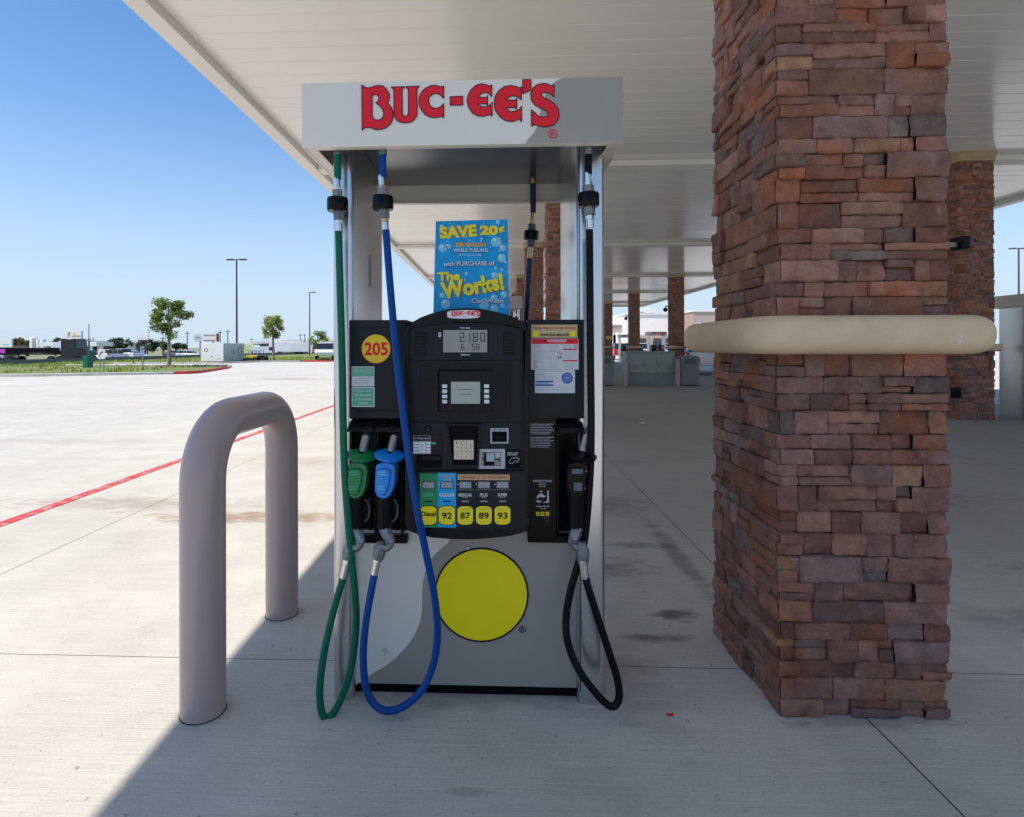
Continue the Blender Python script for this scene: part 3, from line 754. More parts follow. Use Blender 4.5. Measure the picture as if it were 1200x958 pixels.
# ------------------------------------------------------------------ the pump
YP, YC, YH, YB = 2.155, 2.085, 2.02, 2.72
pump = thing('fuel_dispenser', 'silver and black fuel pump 205 with red lettered header, in front of everything', 'fuel pump', (W(548, 800, 2.4)[0], 2.44, 0), 'fuel pumps under the canopy')
# header shell
hx0 = W(354, 130, YH)[0]; hx1 = W(731, 130, YH)[0]; hz1 = W(556, 93.5, YH)[1]; hz0 = W(556, 170, YH)[1]; yb = 2.86; zi = 2.165
b = MB(); th = 0.012
b.box(hx0, hx1, YH, YH + th, hz0, hz1, 'silver_paint'); b.box(hx0, hx1, yb - th, yb, hz0, hz1, 'silver_paint')
b.box(hx0, hx0 + th, YH + th, yb - th, hz0, hz1, 'silver_paint'); b.box(hx1 - th, hx1, YH + th, yb - th, hz0, hz1, 'silver_paint')
b.box(hx0 + th, hx1 - th, YH + th, yb - th, hz1 - 0.02, hz1 - 0.002, 'silver_paint')
for (a0, a1, c0, c1) in ((hx0 + th, hx1 - th, YH + th, YH + 0.035), (hx0 + th, hx1 - th, yb - 0.035, yb - th), (hx0 + th, hx0 + 0.05, YH + 0.035, yb - 0.035), (hx1 - 0.05, hx1 - th, YH + 0.035, yb - 0.035)):
    b.box(a0, a1, c0, c1, hz0, hz0 + 0.006, 'silver_paint')
b.build('header', pump, bevel=0.003)
b = MB(); b.box(hx0 + th, hx1 - th, YH + th, yb - th, zi, zi + 0.01, 'dark_metal'); b.build('header_soffit', pump, smooth=0)
# header graphics
ZA = lambda x, y: (415 + x / 9.2308, 85 + y / 9.2308)
ZB = lambda x, y: (535 + x / 6.0, 85 + y / 6.0)
LET = []
LET.append([[ZA(*p) for p in [(88,135),(120,158),(155,168),(200,158),(235,143),(270,138),(320,148),(360,185),(385,230),(388,270),(378,310),(365,325),(400,365),(420,410),(426,460),(420,510),(395,560),(350,595),(300,615),(250,618),(205,605),(170,592),(135,593),(105,607),(90,625)]],
 [ZA(*p) for p in [(200,260),(205,245),(225,236),(250,238),(268,258),(273,285),(265,310),(240,325),(265,345),(295,375),(318,410),(325,445),(318,480),(298,505),(265,514),(230,510),(208,490),(200,465)]]])
LET.append([[ZA(*p) for p in [(410,157),(410,166),(425,170),(434,185),(436,450),(445,485),(470,520),(510,540),(558,545),(610,538),(650,515),(678,480),(688,440),(685,180),(692,162),(708,157),(708,148),(568,153),(568,162),(585,170),(592,185),(592,440),(585,462),(560,473),(538,466),(527,445),(525,185),(533,168),(548,163),(548,154)]]])
LET.append([[ZA(*p) for p in [(968,150),(958,158),(925,150),(880,138),(830,145),(780,170),(740,205),(715,255),(706,310),(712,360),(735,410),(775,455),(825,482),(880,490),(925,482),(960,470),(966,488),(975,488),(975,335),(955,358),(930,378),(895,390),(855,382),(825,355),(808,310),(820,265),(850,235),(895,226),(930,236),(955,258),(975,280),(975,148)]]])
LET.append([[ZA(*p) for p in [(1045,262),(1180,258),(1180,352),(1045,355)]]])
LET.append([[ZB(*p) for p in [(245,92),(232,95),(205,84),(175,80),(140,92),(105,122),(85,160),(78,200),(88,245),(115,285),(150,305),(190,310),(225,300),(245,295),(250,308),(254,308),(254,210),(240,228),(215,242),(185,243),(165,235),(152,222),(212,220),(218,230),(222,228),(222,165),(216,172),(212,178),(155,175),(175,150),(205,140),(230,148),(252,172),(252,90)]]])
LET.append([[ZB(*p) for p in [(455,108),(440,108),(415,98),(385,93),(340,100),(300,130),(275,170),(268,215),(275,265),(305,310),(345,338),(395,347),(430,335),(452,328),(457,345),(462,345),(462,238),(445,260),(415,275),(385,277),(365,265),(350,250),(415,247),(422,258),(427,255),(427,185),(420,190),(415,197),(352,193),(370,175),(400,165),(430,170),(460,193),(460,105)]]])
LET.append([[ZB(*p) for p in [(469,52),(527,52),(527,123),(500,138),(470,150)]]])
LET.append([[ZB(*p) for p in [(685,93),(668,95),(645,83),(610,78),(570,88),(540,112),(525,150),(530,195),(555,230),(600,255),(640,275),(650,292),(640,310),(610,318),(580,308),(555,285),(530,265),(530,380),(540,378),(550,368),(565,372),(595,382),(640,385),(685,372),(712,345),(725,305),(718,260),(690,220),(650,195),(615,178),(600,160),(608,145),(635,140),(665,150),(690,175),(690,90)]]])
b = MB(); yg = YH - 0.0012
cur = [(661.5, 91), (655, 94), (648, 99), (641, 108), (636, 122), (633, 135), (630.8, 147), (626, 156.5), (620, 163), (615.5, 166.6)]
xr_, _ = W(731, 130, YH)
lp = [W(p[0], p[1], YH) for p in cur]; lp[0] = (lp[0][0], hz1 - 0.001); lp[-1] = (lp[-1][0], hz0 + 0.001)
lp = lp + [(hx1 - 0.001, hz0 + 0.001), (hx1 - 0.001, hz1 - 0.001)]
b.prism([lp], yg, yg, 'grey_paint', False)
b.build('header_swoosh', pump, smooth=0)
def reg_mark(b, px, py, r, Y, mat):
    b.ribbon([W(p[0], p[1], Y) for p in circ(px, py, r, 24)], r * 0.22 * PXM, Y, mat); b.ptext('R', px - r * 0.42, py - r * 0.55, px + r * 0.5, py + r * 0.55, Y, mat, 0.02)
b = MB()
for lt in LET:
    b.pprism(lt, YH - 0.0028, YH, 'logo_red', False)
    for lp in lt: b.ribbon([W(p[0], p[1], YH - 0.0034) for p in lp], 1.0 * PXM, YH - 0.0034, 'ink_black')
reg_mark(b, 648.3, 157, 5.0, YH - 0.003, 'logo_red')
b.build('header_lettering', pump, smooth=0)
# posts
for (p0, p1) in ((389.5, 414), (676, 709)):
    b = MB(); x0 = W(p0, 500, YP)[0]; x1 = W(p1, 500, YP)[0]; r = 0.022; P = []
    for cx_, cy_, a in ((x1 - r, YP + r, -90), (x1 - r, YB - r, 0), (x0 + r, YB - r, 90), (x0 + r, YP + r, 180)):
        for k in range(6): t_ = R(a + 18 * k); P.append((cx_ + r * math.cos(t_), cy_ + r * math.sin(t_)))
    n_ = len(P); vs = [(p[0], p[1], 0.0) for p in P] + [(p[0], p[1], zi - 0.002) for p in P]
    b.add(vs, [(i, (i + 1) % n_, (i + 1) % n_ + n_, i + n_) for i in range(n_)] + [tuple(range(2 * n_ - 1, n_ - 1, -1))[::-1]], 'stainless')
    o = b.build('post', pump, smooth=40)
    b = MB()
    if p0 < 500:
        b.box(x1 + 0.0005, x1 + 0.003, 2.43, 2.455, H + (407 - 335) / F * 2.4, H + (407 - 297) / F * 2.4, 'dark_metal'); b.build('access_slot', o, smooth=0)
    else:
        b.tube([(x0 + 0.009, YP - 0.0015, 0.05), (x0 + 0.009, YP - 0.0015, zi - 0.01)], 0.0015, 'dark_plastic', 6); b.build('seam', o)
# lower body and door
b = MB(); bx0 = W(414.3, 700, 2.19)[0]; bx1 = W(683.5, 700, 2.19)[0]; zd1 = W(548, 622, 2.19)[1]; zd0 = W(548, 804, 2.19)[1]
b.box(bx0, bx1, 2.19, 2.69, zd0, zd1, 'grey_paint'); b.build('door_panel', pump, bevel=0.003)
b = MB(); b.box(bx0, bx1, 2.205, 2.67, 0, zd0 - 0.001, 'dark_plastic'); b.build('plinth', pump, bevel=0.003)
b = MB(); Z7 = lambda x, y: (430 + x / 5.714, 600 + y / 5.714)
cur = [(576, 180), (540, 208), (500, 240), (462, 275), (430, 312), (405, 358), (385, 410), (373, 465), (368, 520), (367, 590), (365, 650), (360, 695), (350, 740), (333, 785), (310, 830), (282, 872), (250, 914)]
yg = 2.1888
lp = [W(*Z7(*p), 2.19) for p in cur] + [W(462, 772, 2.19), W(450, 781, 2.19), W(436, 789, 2.19), W(424, 797, 2.19), W(417, 802, 2.19)]
lp = [(bx0 + 0.002, zd1 - 0.002)] + [(lp[0][0], zd1 - 0.002)] + lp[1:] + [(bx0 + 0.002, lp[-1][1])]
b.prism([lp[::-1]], yg, yg, 'silver_paint', False); b.build('door_swoosh', pump, smooth=0)
b = MB()
ctr = (563.5, 697.5); rr_ = 55.5
b.pprism([circ(ctr[0], ctr[1], rr_, 64)], 2.1868, 2.19, 'ink_black', False)
b.pprism([circ(ctr[0], ctr[1], rr_ - 2.2, 64)], 2.1860, 2.19, 'sticker_yellow', False)
reg_mark(b, 611.5, 738, 3.8, 2.1868, 'ink_black')
b.build('emblem', pump, smooth=0)
b = MB()
for px, py in ((548, 642.5),):
    X, Z = W(px, py, 2.184); b.tube([(X, 2.184, Z), (X, 2.179, Z)], 0.0055, 'ferrule_metal', 16)
b.build('lock', pump, bevel=0.001)
b = MB()
for px, py in ((408, 746), (690, 750), (405, 560)):
    b = MB(); X, Z = W(px, py, YP); b.tube([(X, YP, Z), (X, YP - 0.002, Z)], 0.0028, 'ferrule_metal', 10); b.build('screw', pump)
b = MB(); X, Z = W(450.5, 763, 2.187); b.disc(450.5, 763, 3.6, 2.1872, 'panel_side_grey'); b.build('scuff_mark', pump, smooth=0)
# electronics housing
Z2 = lambda x, y: (380 + x / 3.194, 350 + y / 3.194)
def Z2r(x0, y0, x1, y1): return Z2(x0, y0) + Z2(x1, y1)
YS = 2.145
b = MB(); hzb = zd1 + 0.003
hx_0 = W(409, 500, YS)[0]; hx_1 = W(685, 500, YS)[0]; hzt = W(548, 374.5, YS)[1]
b.box(hx_0 + 0.002, hx_1 - 0.002, 2.26, 2.73, hzb, hzt - 0.003, 'black_plastic'); b.build('housing', pump, bevel=0.004)
def side(px0, px1, name):
    b = MB(); b.pbox(px0, 375, px1, 491, YS, 2.26, 'grey_plastic'); o = b.build(name, pump, bevel=0.003); return o
ls = side(409, 477, 'side_panel')
b = MB(); b.ribbon([W(p[0], p[1], YS - 0.0012) for p in rrect(412.5, 384, 482, 481, 5)], 0.0018, YS - 0.0012, 'cavity_black'); b.build('panel_seam', ls, smooth=0)
rs = side(618, 684.5, 'side_panel')
b = MB(); b.pbox(618, 489, 652, 631, YS, 2.26, 'dark_plastic'); b.build('instruction_panel', pump, bevel=0.003)
b = MB(); b.pbox(409, 628, 477, 637, YS + 0.01, 2.26, 'dark_plastic'); b.build('holster_sill', pump, bevel=0.003)
b = MB(); b.pbox(618, 628, 684, 637, YS + 0.01, 2.26, 'dark_plastic'); b.build('holster_sill', pump, bevel=0.003)
# holsters
def holster(p0, p1):
    b = MB(); Yb = 2.255
    b.pbox(p0, 505, p0 + 2.6, 628, YS - 0.012, Yb, 'dark_plastic'); b.pbox(p1 - 2.6, 505, p1, 628, YS - 0.012, Yb, 'dark_plastic')
    # hood: sloped top block
    X0 = W(p0, 500, YS)[0]; X1 = W(p1, 500, YS)[0]
    z_ = lambda py: W(548, py, YS)[1]
    vs = [(X0 + 0.004, YS + 0.05, z_(489)), (X1 - 0.004, YS + 0.05, z_(489)), (X1 - 0.001, YS - 0.035, z_(500)), (X0 + 0.001, YS - 0.035, z_(500)),
          (X0, YS - 0.045, z_(505)), (X1, YS - 0.045, z_(505)), (X1, Yb, z_(505)), (X0, Yb, z_(505)), (X0 + 0.004, Yb, z_(489)), (X1 - 0.004, Yb, z_(489))]
    b.add(vs, [(3, 2, 1, 0), (4, 5, 2, 3), (7, 6, 5, 4), (0, 1, 9, 8), (1, 2, 5, 6, 9), (0, 8, 7, 4, 3), (8, 9, 6, 7)], 'black_plastic')
    b.pbox(p0 + 2.6, 560, p1 - 2.6, 627, YS + 0.055, Yb, 'cavity_black')
    b.pbox(p0 + 9, 586, p0 + 12, 620, YS + 0.03, Yb, 'dark_plastic'); b.pbox(p1 - 9, 580, p1 - 6, 622, YS + 0.02, Yb, 'black_plastic')
    o = b.build('holster', pump, bevel=0.0025)
    b = MB(); X, Z = W(p1 - 13, 588, YS + 0.02); b.tube([(X, YS + 0.02, Z), (X + 0.002, YS + 0.02, Z - 0.03)], 0.0035, 'brass', 8)
    X, Z = W(p1 - 8, 586, YS); b.tube([(X, YS + 0.02, Z), (X, YS + 0.005, Z)], 0.003, 'ferrule_metal', 8); b.build('latch', o)
holster(409.5, 440.5); holster(440.8, 472); holster(652, 683)
# console bezel with opening
outer = [(300, 850), (300, 130), (306, 110), (330, 88), (360, 71), (400, 56), (460, 41), (530, 35), (600, 41), (660, 54), (700, 66), (738, 86), (758, 106), (765, 128), (765, 850), (757, 866), (740, 878), (700, 889), (640, 896), (580, 901), (530, 903), (470, 901), (400, 895), (350, 884), (312, 868)]
inner = [(316, 646), (316, 118), (330, 110), (400, 98), (460, 92), (530, 90), (600, 92), (660, 98), (730, 110), (744, 118), (744, 646)]
con = MB(); con.pprism([[Z2(*p) for p in outer][::-1], [Z2(*p) for p in inner]], YC - 0.012, YS + 0.1, 'black_plastic')
con = con.build('console', pump, bevel=0.004, smooth=30)
b = MB(); YI = YC + 0.004
b.pprism([[Z2(*p) for p in [(317, 646), (317, 119), (330, 111), (400, 99), (460, 93), (530, 91), (600, 93), (660, 99), (730, 111), (743, 119), (743, 646)]]], YI, YI + 0.03, 'grey_plastic'); b.build('face_panel', con, smooth=0)
YQ = YI - 0.001
for zz in (230, 462): b = MB(); b.pbox(*Z2(318, zz), *Z2(742, zz + 3), YQ, YI, 'cavity_black'); b.build('panel_gap', con, smooth=0)
# badge
b = MB(); bd = [(460, 50), (475, 46), (530, 43), (570, 45), (584, 49), (583, 69), (570, 73), (525, 76), (475, 74), (461, 70)]
b.pprism([[Z2(*p) for p in bd]], YC - 0.0145, YC - 0.012, 'sticker_white')
for lt in LET:                                      # the header lettering again, small
    q = [[((p[0] - 424) / (656 - 424) * 34 + 529.3, (p[1] - 92) / (165 - 92) * 9.3 + 363.6) for p in lp] for lp in lt]
    b.pprism(q, YC - 0.0152, YC, 'logo_red', False)
b.build('badge', con, smooth=0)
# speaker grilles
for x0 in (341, 669):
    b = MB(); b.pprism([[Z2(*p) for p in rrect(x0, 127, x0 + 43, 212, 7)]], YQ - 0.001, YQ, 'dark_plastic')
    for k in range(6): b.pbox(*Z2(x0 + 4, 136 + k * 12), *Z2(x0 + 39, 141.5 + k * 12), YQ - 0.005, YQ - 0.001, 'grey_plastic')
    b.build('speaker_grille', con, bevel=0.0008)
# sale display
b = MB(); b.pprism([[Z2(*p) for p in rrect(411, 106, 648, 222, 5)]], YQ - 0.003, YQ, 'grey_plastic'); dsp = b.build('display', con, bevel=0.0012)
yd = YQ - 0.004
b = MB(); b.pbox(*Z2(441, 114), *Z2(614, 206), yd, yd + 0.0008, 'cavity_black'); b.pbox(*Z2(445, 118), *Z2(610, 202), yd - 0.0008, yd, 'lcd_grey')
DIG = {'0': 'abcdef', '1': 'bc', '2': 'abged', '5': 'afgcd', '6': 'afgedc', '8': 'abcdefg', '7': 'abc'}
def seg7(b, ch, x, y, w_, h_, t_, Y, mat, fn=Z2):
    sg = {'a': (x, y, x + w_, y + t_), 'g': (x, y + h_ / 2 - t_ / 2, x + w_, y + h_ / 2 + t_ / 2), 'd': (x, y + h_ - t_, x + w_, y + h_), 'f': (x, y, x + t_, y + h_ / 2), 'e': (x, y + h_ / 2, x + t_, y + h_), 'b': (x + w_ - t_, y, x + w_, y + h_ / 2), 'c': (x + w_ - t_, y + h_ / 2, x + w_, y + h_)}
    for s_ in DIG[ch]:
        q = sg[s_]; b.pprism([[fn(q[0], q[1]), fn(q[0], q[3]), fn(q[2], q[3]), fn(q[2], q[1])]], Y, Y, mat, False)
yt = yd - 0.0014
for ch, x in (('2', 507), ('1', 530), ('8', 557), ('0', 585)): seg7(b, ch, x, 128, 17, 34, 3.2, yt, 'ink_black')
for ch, x in (('6', 512), ('5', 553), ('6', 570)): seg7(b, ch, x, 170, 12, 22, 2.4, yt, 'ink_black')
b.ptext('$', *Z2(427, 126), *Z2(438, 146), YQ - 0.0036, 'ink_white', 0.03)
b.ptext('This Sale', *Z2(507, 107), *Z2(546, 113), YQ - 0.0036, 'ink_white', 0.02); b.ptext('Gallons', *Z2(510, 207), *Z2(544, 213.5), YQ - 0.0036, 'ink_white', 0.02)
b.build('screen', dsp, smooth=0)
# middle screen
b = MB(); b.pprism([[Z2(*p) for p in rrect(358, 246, 697, 452, 8)], [Z2(*p) for p in [(425, 266), (629, 266), (629, 425), (425, 425)]]], YQ - 0.007, YQ, 'black_plastic'); scb = b.build('screen_surround', con, bevel=0.0015)
b = MB(); b.pbox(*Z2(424, 265), *Z2(630, 426), YQ - 0.0008, YQ, 'cavity_black'); b.pbox(*Z2(431, 272), *Z2(628, 424), YQ - 0.0014, YQ - 0.0008, 'black_plastic')
b.pbox(*Z2(474, 312), *Z2(583, 394), YQ - 0.0024, YQ - 0.0014, 'lcd_green')
b.ptext('Pay at Pump Here', *Z2(499, 338), *Z2(557, 343), YQ - 0.0029, 'ink_black', 0.01); b.ptext('Insert Card', *Z2(513, 356), *Z2(550, 361), YQ - 0.0029, 'ink_black', 0.01)
b.build('message_screen', scb, smooth=0)
for x0 in (441, 598):
    for k in range(4):
        b = MB(); b.pprism([[Z2(*p) for p in rrect(x0, 322 + k * 19.2, x0 + 18.5, 335 + k * 19.2, 2)]], YQ - 0.0042, YQ - 0.0008, 'key_white'); b.build('button', scb, bevel=0.0005)
# lower left: receipt unit
b = MB(); X, Z = W(*Z2(388, 488), YQ); b.tube([(X, YQ, Z), (X, YQ - 0.004, Z)], 0.0135, 'cavity_black', 24); b.tube([(X, YQ - 0.004, Z), (X, YQ - 0.0055, Z)], 0.0105, 'grey_plastic', 24); b.build('lock', con, bevel=0.0006)
b = MB(); b.pbox(*Z2(328, 509), *Z2(447, 584), YQ - 0.002, YQ, 'black_plastic')
b.pbox(*Z2(332, 513), *Z2(398, 582), YQ - 0.0028, YQ - 0.002, 'ink_grey'); b.pbox(*Z2(334, 515), *Z2(396, 533), YQ - 0.0034, YQ - 0.0028, 'black_plastic'); b.ptext('In Payment?', *Z2(336, 520), *Z2(394, 528), YQ - 0.0040, 'ink_white', 0.01)
for k in range(4):
    for x0, x1 in ((333, 350), (380, 397)): b.pbox(*Z2(x0, 537 + k * 11.3), *Z2(x1, 545 + k * 11.3), YQ - 0.0040, YQ - 0.0028, 'key_white')
b.pbox(*Z2(352, 537), *Z2(378, 579), YQ - 0.0036, YQ - 0.0028, 'key_white')
for i_, s_ in enumerate(('NO', 'CHECKS', 'PLEASE')): b.ptext(s_, *Z2(357, 545 + i_ * 9), *Z2(373, 550 + i_ * 9), YQ - 0.0041, 'ink_grey', 0.01)
b.pbox(*Z2(400, 538), *Z2(416, 546), YQ - 0.004, YQ - 0.002, 'sticker_green')
b.build('keypad_label', con, bevel=0.0003)
b = MB(); b.pprism([[Z2(*p) for p in rrect(342, 590, 438, 634, 8)]], YQ - 0.002, YQ, 'cavity_black'); b.pbox(*Z2(345, 590), *Z2(435, 606), YQ - 0.014, YQ - 0.002, 'dark_plastic')
for k in range(11): b.pbox(*Z2(348 + k * 8, 616), *Z2(350.5 + k * 8, 632), YQ - 0.005, YQ - 0.002, 'black_plastic')
b.build('receipt_slot', con, bevel=0.001)
# keypad niche
b = MB(); b.pprism([[Z2(*p) for p in [(457, 470), (585, 470), (577, 638), (474, 638)]], [Z2(*p) for p in [(464, 478), (577, 478), (569, 622), (481, 622)]]], YQ - 0.014, YQ, 'black_plastic')
b.pprism([[Z2(*p) for p in [(462, 477), (579, 477), (572, 624), (479, 624)]]], YQ - 0.001, YQ, 'cavity_black', False)
ni = b.build('keypad_niche', con, bevel=0.0012)
b = MB(); b.pbox(*Z2(484, 530), *Z2(559, 603), YQ - 0.008, YQ - 0.001, 'keypad_metal'); kp = b.build('keypad', ni, bevel=0.001)
for i in range(4):
    for j in range(4):
        b = MB(); b.pbox(*Z2(488.5 + i * 17.5, 534 + j * 17), *Z2(501.5 + i * 17.5, 547 + j * 17), YQ - 0.0105, YQ - 0.008, 'keypad_metal')
        st = ('123C', '456E', '789H', '*0#O')[j][i]; b.ptext(st, *Z2(493 + i * 17.5, 537 + j * 17), *Z2(497 + i * 17.5, 544 + j * 17), YQ - 0.0110, 'ink_black', 0.02); b.build('key', kp, bevel=0.0008)
# card readers
b = MB(); b.pprism([[Z2(*p) for p in rrect(621, 486, 689, 543, 3)], [Z2(*p) for p in [(627, 498), (683, 498), (683, 538), (627, 538)]]], YQ - 0.005, YQ, 'light_bezel'); b.pbox(*Z2(627, 498), *Z2(683, 538), YQ - 0.001, YQ, 'cavity_black')
X, Z = W(*Z2(656, 517), YQ - 0.006); b.tube([(X - 0.02, YQ - 0.004, Z), (X, YQ - 0.010, Z - 0.002), (X + 0.02, YQ - 0.004, Z)], [0.004, 0.009, 0.004], 'dark_plastic', 10, sub=3)
b.ptext('INSERT CARD HERE', *Z2(630, 488.5), *Z2(680, 494), YQ - 0.0054, 'ink_black', 0.01)
b.build('contactless_reader', con, bevel=0.0008)
b = MB(); b.pprism([[Z2(*p) for p in rrect(574, 564, 676, 638, 4)], [Z2(*p) for p in [(588, 574), (661, 574), (661, 628), (588, 628)]]], YQ - 0.007, YQ, 'light_bezel'); b.pbox(*Z2(588, 574), *Z2(661, 628), YQ - 0.002, YQ, 'lcd_small')
b.pbox(*Z2(597, 578), *Z2(606, 626), YQ - 0.004, YQ - 0.002, 'cavity_black'); b.pbox(*Z2(602, 612), *Z2(636, 625), YQ - 0.004, YQ - 0.002, 'cavity_black')
b.pbox(*Z2(606, 581), *Z2(634, 610), YQ - 0.006, YQ - 0.002, 'light_bezel'); b.pbox(*Z2(640, 577), *Z2(657, 596), YQ - 0.005, YQ - 0.002, 'light_bezel')
b.pbox(*Z2(636, 602), *Z2(655, 605), YQ - 0.0045, YQ - 0.002, 'ink_black'); b.pbox(*Z2(653, 596), *Z2(656, 612), YQ - 0.0045, YQ - 0.002, 'ink_black'); b.pbox(*Z2(590, 598), *Z2(598, 602), YQ - 0.0045, YQ - 0.002, 'ink_black')
b.build('card_reader', con, bevel=0.0007)
b = MB(); b.pbox(*Z2(678, 566), *Z2(735, 636), YQ - 0.0008, YQ, 'cavity_black')
yq = YQ - 0.0014
b.ptext('INSERT CARD', *Z2(684, 576), *Z2(726, 581), yq, 'ink_white', 0.01); b.ptext('AND REMOVE', *Z2(685, 583), *Z2(722, 588), yq, 'ink_white', 0.01)
b.ribbon([W(*Z2(*p), yq) for p in [(690, 612), (700, 600), (714, 597), (727, 600), (724, 612), (712, 608), (704, 618), (695, 617)]], 0.0011, yq, 'ink_white')
b.ribbon([W(*Z2(*p), yq) for p in [(700, 594), (728, 594), (728, 612), (712, 618)]], 0.0009, yq, 'ink_grey', False)
b.build('card_diagram', con, smooth=0)
# fuel grade panel
YL = YC - 0.0135
b = MB(); yl = YL; b.pbox(*Z2(352, 652), *Z2(752, 860), yl, YC - 0.012, 'grey_plastic')
b.pbox(*Z2(357, 655), *Z2(423.3, 857), yl - 0.0007, yl, 'panel_green'); b.pbox(*Z2(423.6, 653), *Z2(492, 857), yl - 0.0007, yl, 'panel_blue')
b.pbox(*Z2(498, 659), *Z2(693, 680), yl - 0.0007, yl, 'sticker_tan'); b.ptext('CONTAINS UP TO 10% ETHANOL', *Z2(502, 663), *Z2(689, 676), yl - 0.0013, 'ink_red', 0.025)
b.ptext('ETHANOL', *Z2(430, 658), *Z2(485, 669), yl - 0.0013, 'sticker_tan', 0.012); b.ptext('FREE', *Z2(444, 671), *Z2(471, 682), yl - 0.0013, 'sticker_tan', 0.012)
gx = [(357, 420), (426, 489), (496, 557), (565, 627), (635, 697)]
for (x0, x1), pr, nm, col in zip(gx, ('2', '2', '2', '2', '2'), ('DIESEL', 'GASOLINE', 'REGULAR', 'PLUS', 'SUPER'), ('sticker_green', 'ink_white', 'ink_white', 'ink_white', 'ink_white')):
    c = (x0 + x1) / 2; b.pbox(*Z2(c - 24, 684), *Z2(c + 25, 713), yl - 0.0010, yl, 'cavity_black'); b.pbox(*Z2(c - 22, 686), *Z2(c + 23, 711), yl - 0.0016, yl - 0.001, 'lcd_small')
    for i_, ch in enumerate({'DIESEL': '2559', 'GASOLINE': '2758', 'REGULAR': '2059', 'PLUS': '2328', 'SUPER': '2588'}[nm].replace('3', '2').replace('9', '5')):
        seg7(b, ch, c - 17 + i_ * 9.5, 690, 6, 16, 1.3, yl - 0.0021, 'ink_white')
    b.ptext('$', *Z2(c - 30, 692), *Z2(c - 26, 700), yl - 0.0012, 'ink_white', 0.03)
    hw_ = len(nm) * 3.5; b.ptext(nm, *Z2(c - hw_, 729), *Z2(c + hw_, 742), yl - 0.0013, col, 0.03)
    b.pbox(*Z2(c - 13, 757), *Z2(c + 14, 762.5), yl - 0.0013, yl, 'ink_grey' if x0 > 490 else 'black_plastic')
    if x0 > 490: b.pbox(*Z2(c - 31, 716), *Z2(c + 32, 717.2), yl - 0.001, yl, 'ink_grey'); b.pbox(*Z2(c - 10, 745), *Z2(c + 10, 747), yl - 0.001, yl, 'ink_grey')
b.build('grade_panel', con, smooth=0)
for (x0, x1), tx in zip(gx, ('Diesel', '92', '87', '89', '93')):
    c = (x0 + x1) / 2; b = MB()
    def tile(m_): return [Z2(*p) for p in [(x0 + m_, 788 + m_), (x0 + 5 + m_, 781 + m_), (c - 14, 776.5 + m_), (c + 14, 776.5 + m_), (x1 - 5 - m_, 781 + m_), (x1 - m_, 788 + m_), (x1 - m_, 836 - m_), (x1 - 5 - m_, 843 - m_), (c + 14, 848 - m_), (c - 14, 848 - m_), (x0 + 5 + m_, 843 - m_), (x0 + m_, 836 - m_)]]
    b.pprism([tile(-1)], yl - 0.0022, yl, 'ink_black'); b.pprism([tile(1.4)], yl - 0.0028, yl, 'sticker_yellow', False)
    if tx == 'Diesel': b.ptext(tx, *Z2(c - 27, 797), *Z2(c + 27, 816), yl - 0.0034, 'ink_black', 0.028)
    else:
        b.ptext(tx, *Z2(c - 19, 801), *Z2(c + 19, 826), yl - 0.0034, 'ink_black', 0.028)
        b.ptext('MINIMUM OCTANE RATING', *Z2(c - 22, 786), *Z2(c + 22, 789.5), yl - 0.0034, 'ink_grey', 0.0); b.ptext('(R+M)/2 METHOD', *Z2(c - 14, 792), *Z2(c + 14, 795.5), yl - 0.0034, 'ink_grey', 0.0)
    for k in range(5): b.pbox(*Z2(c - 26 + k * 12, 834 + (2 - abs(k - 2)) * 1.3), *Z2(c - 22 + k * 12, 836.5 + (2 - abs(k - 2)) * 1.3), yl - 0.0034, yl - 0.0028, 'ink_grey')
    b.build('grade_button', con, smooth=0)
# decals on the side panels
yk = YS - 0.0012
b = MB(); b.disc(*Z2(194, 188), 16.9, yk, 'amber_yellow', 48); b.ptext('205', *Z2(150, 163), *Z2(238, 213), yk - 0.0006, 'logo_red', 0.03)
b.ribbon([W(p[0], p[1], yk - 0.0006) for p in circ(*Z2(194, 188), 16.4, 48)], 0.0012, yk - 0.0006, 'poster_orange'); b.build('number_decal', ls, smooth=0)
b = MB(); b.pbox(*Z2(102, 254), *Z2(187, 328), yk, YS, 'sticker_white'); b.pbox(*Z2(105, 257), *Z2(184, 291), yk - 0.0005, yk, 'sticker_green')
b.ptext('ULTRA-LOW SULFUR HIGHWAY', *Z2(110, 262), *Z2(179, 268), yk - 0.001, 'sticker_white', 0.015); b.ptext('DIESEL FUEL (15 ppm)', *Z2(112, 271), *Z2(177, 278), yk - 0.001, 'sticker_white', 0.015); b.ptext('Required for use in all vehicles', *Z2(114, 281), *Z2(174, 286), yk - 0.001, 'sticker_white', 0.0)
for k in range(4): b.pbox(*Z2(110, 297 + k * 7), *Z2(180 - (k * 13) % 22, 299 + k * 7), yk - 0.0005, yk, 'ink_grey')
b.pbox(*Z2(102, 331), *Z2(188, 405), yk, YS, 'sticker_white'); b.pbox(*Z2(106, 335), *Z2(184, 401), yk - 0.0005, yk, 'sticker_green')
for k, s_ in enumerate(('Contains up to', '5% Biodiesel', 'or Renewable', 'Diesel')):
    hw_ = (33, 30, 32, 17)[k]; b.ptext(s_, *Z2(145 - hw_, 341 + k * 15), *Z2(145 + hw_, 350 + k * 15), yk - 0.001, 'sticker_white', 0.012)
b.build('diesel_sticker', ls, smooth=0)
rg = random.Random(9)
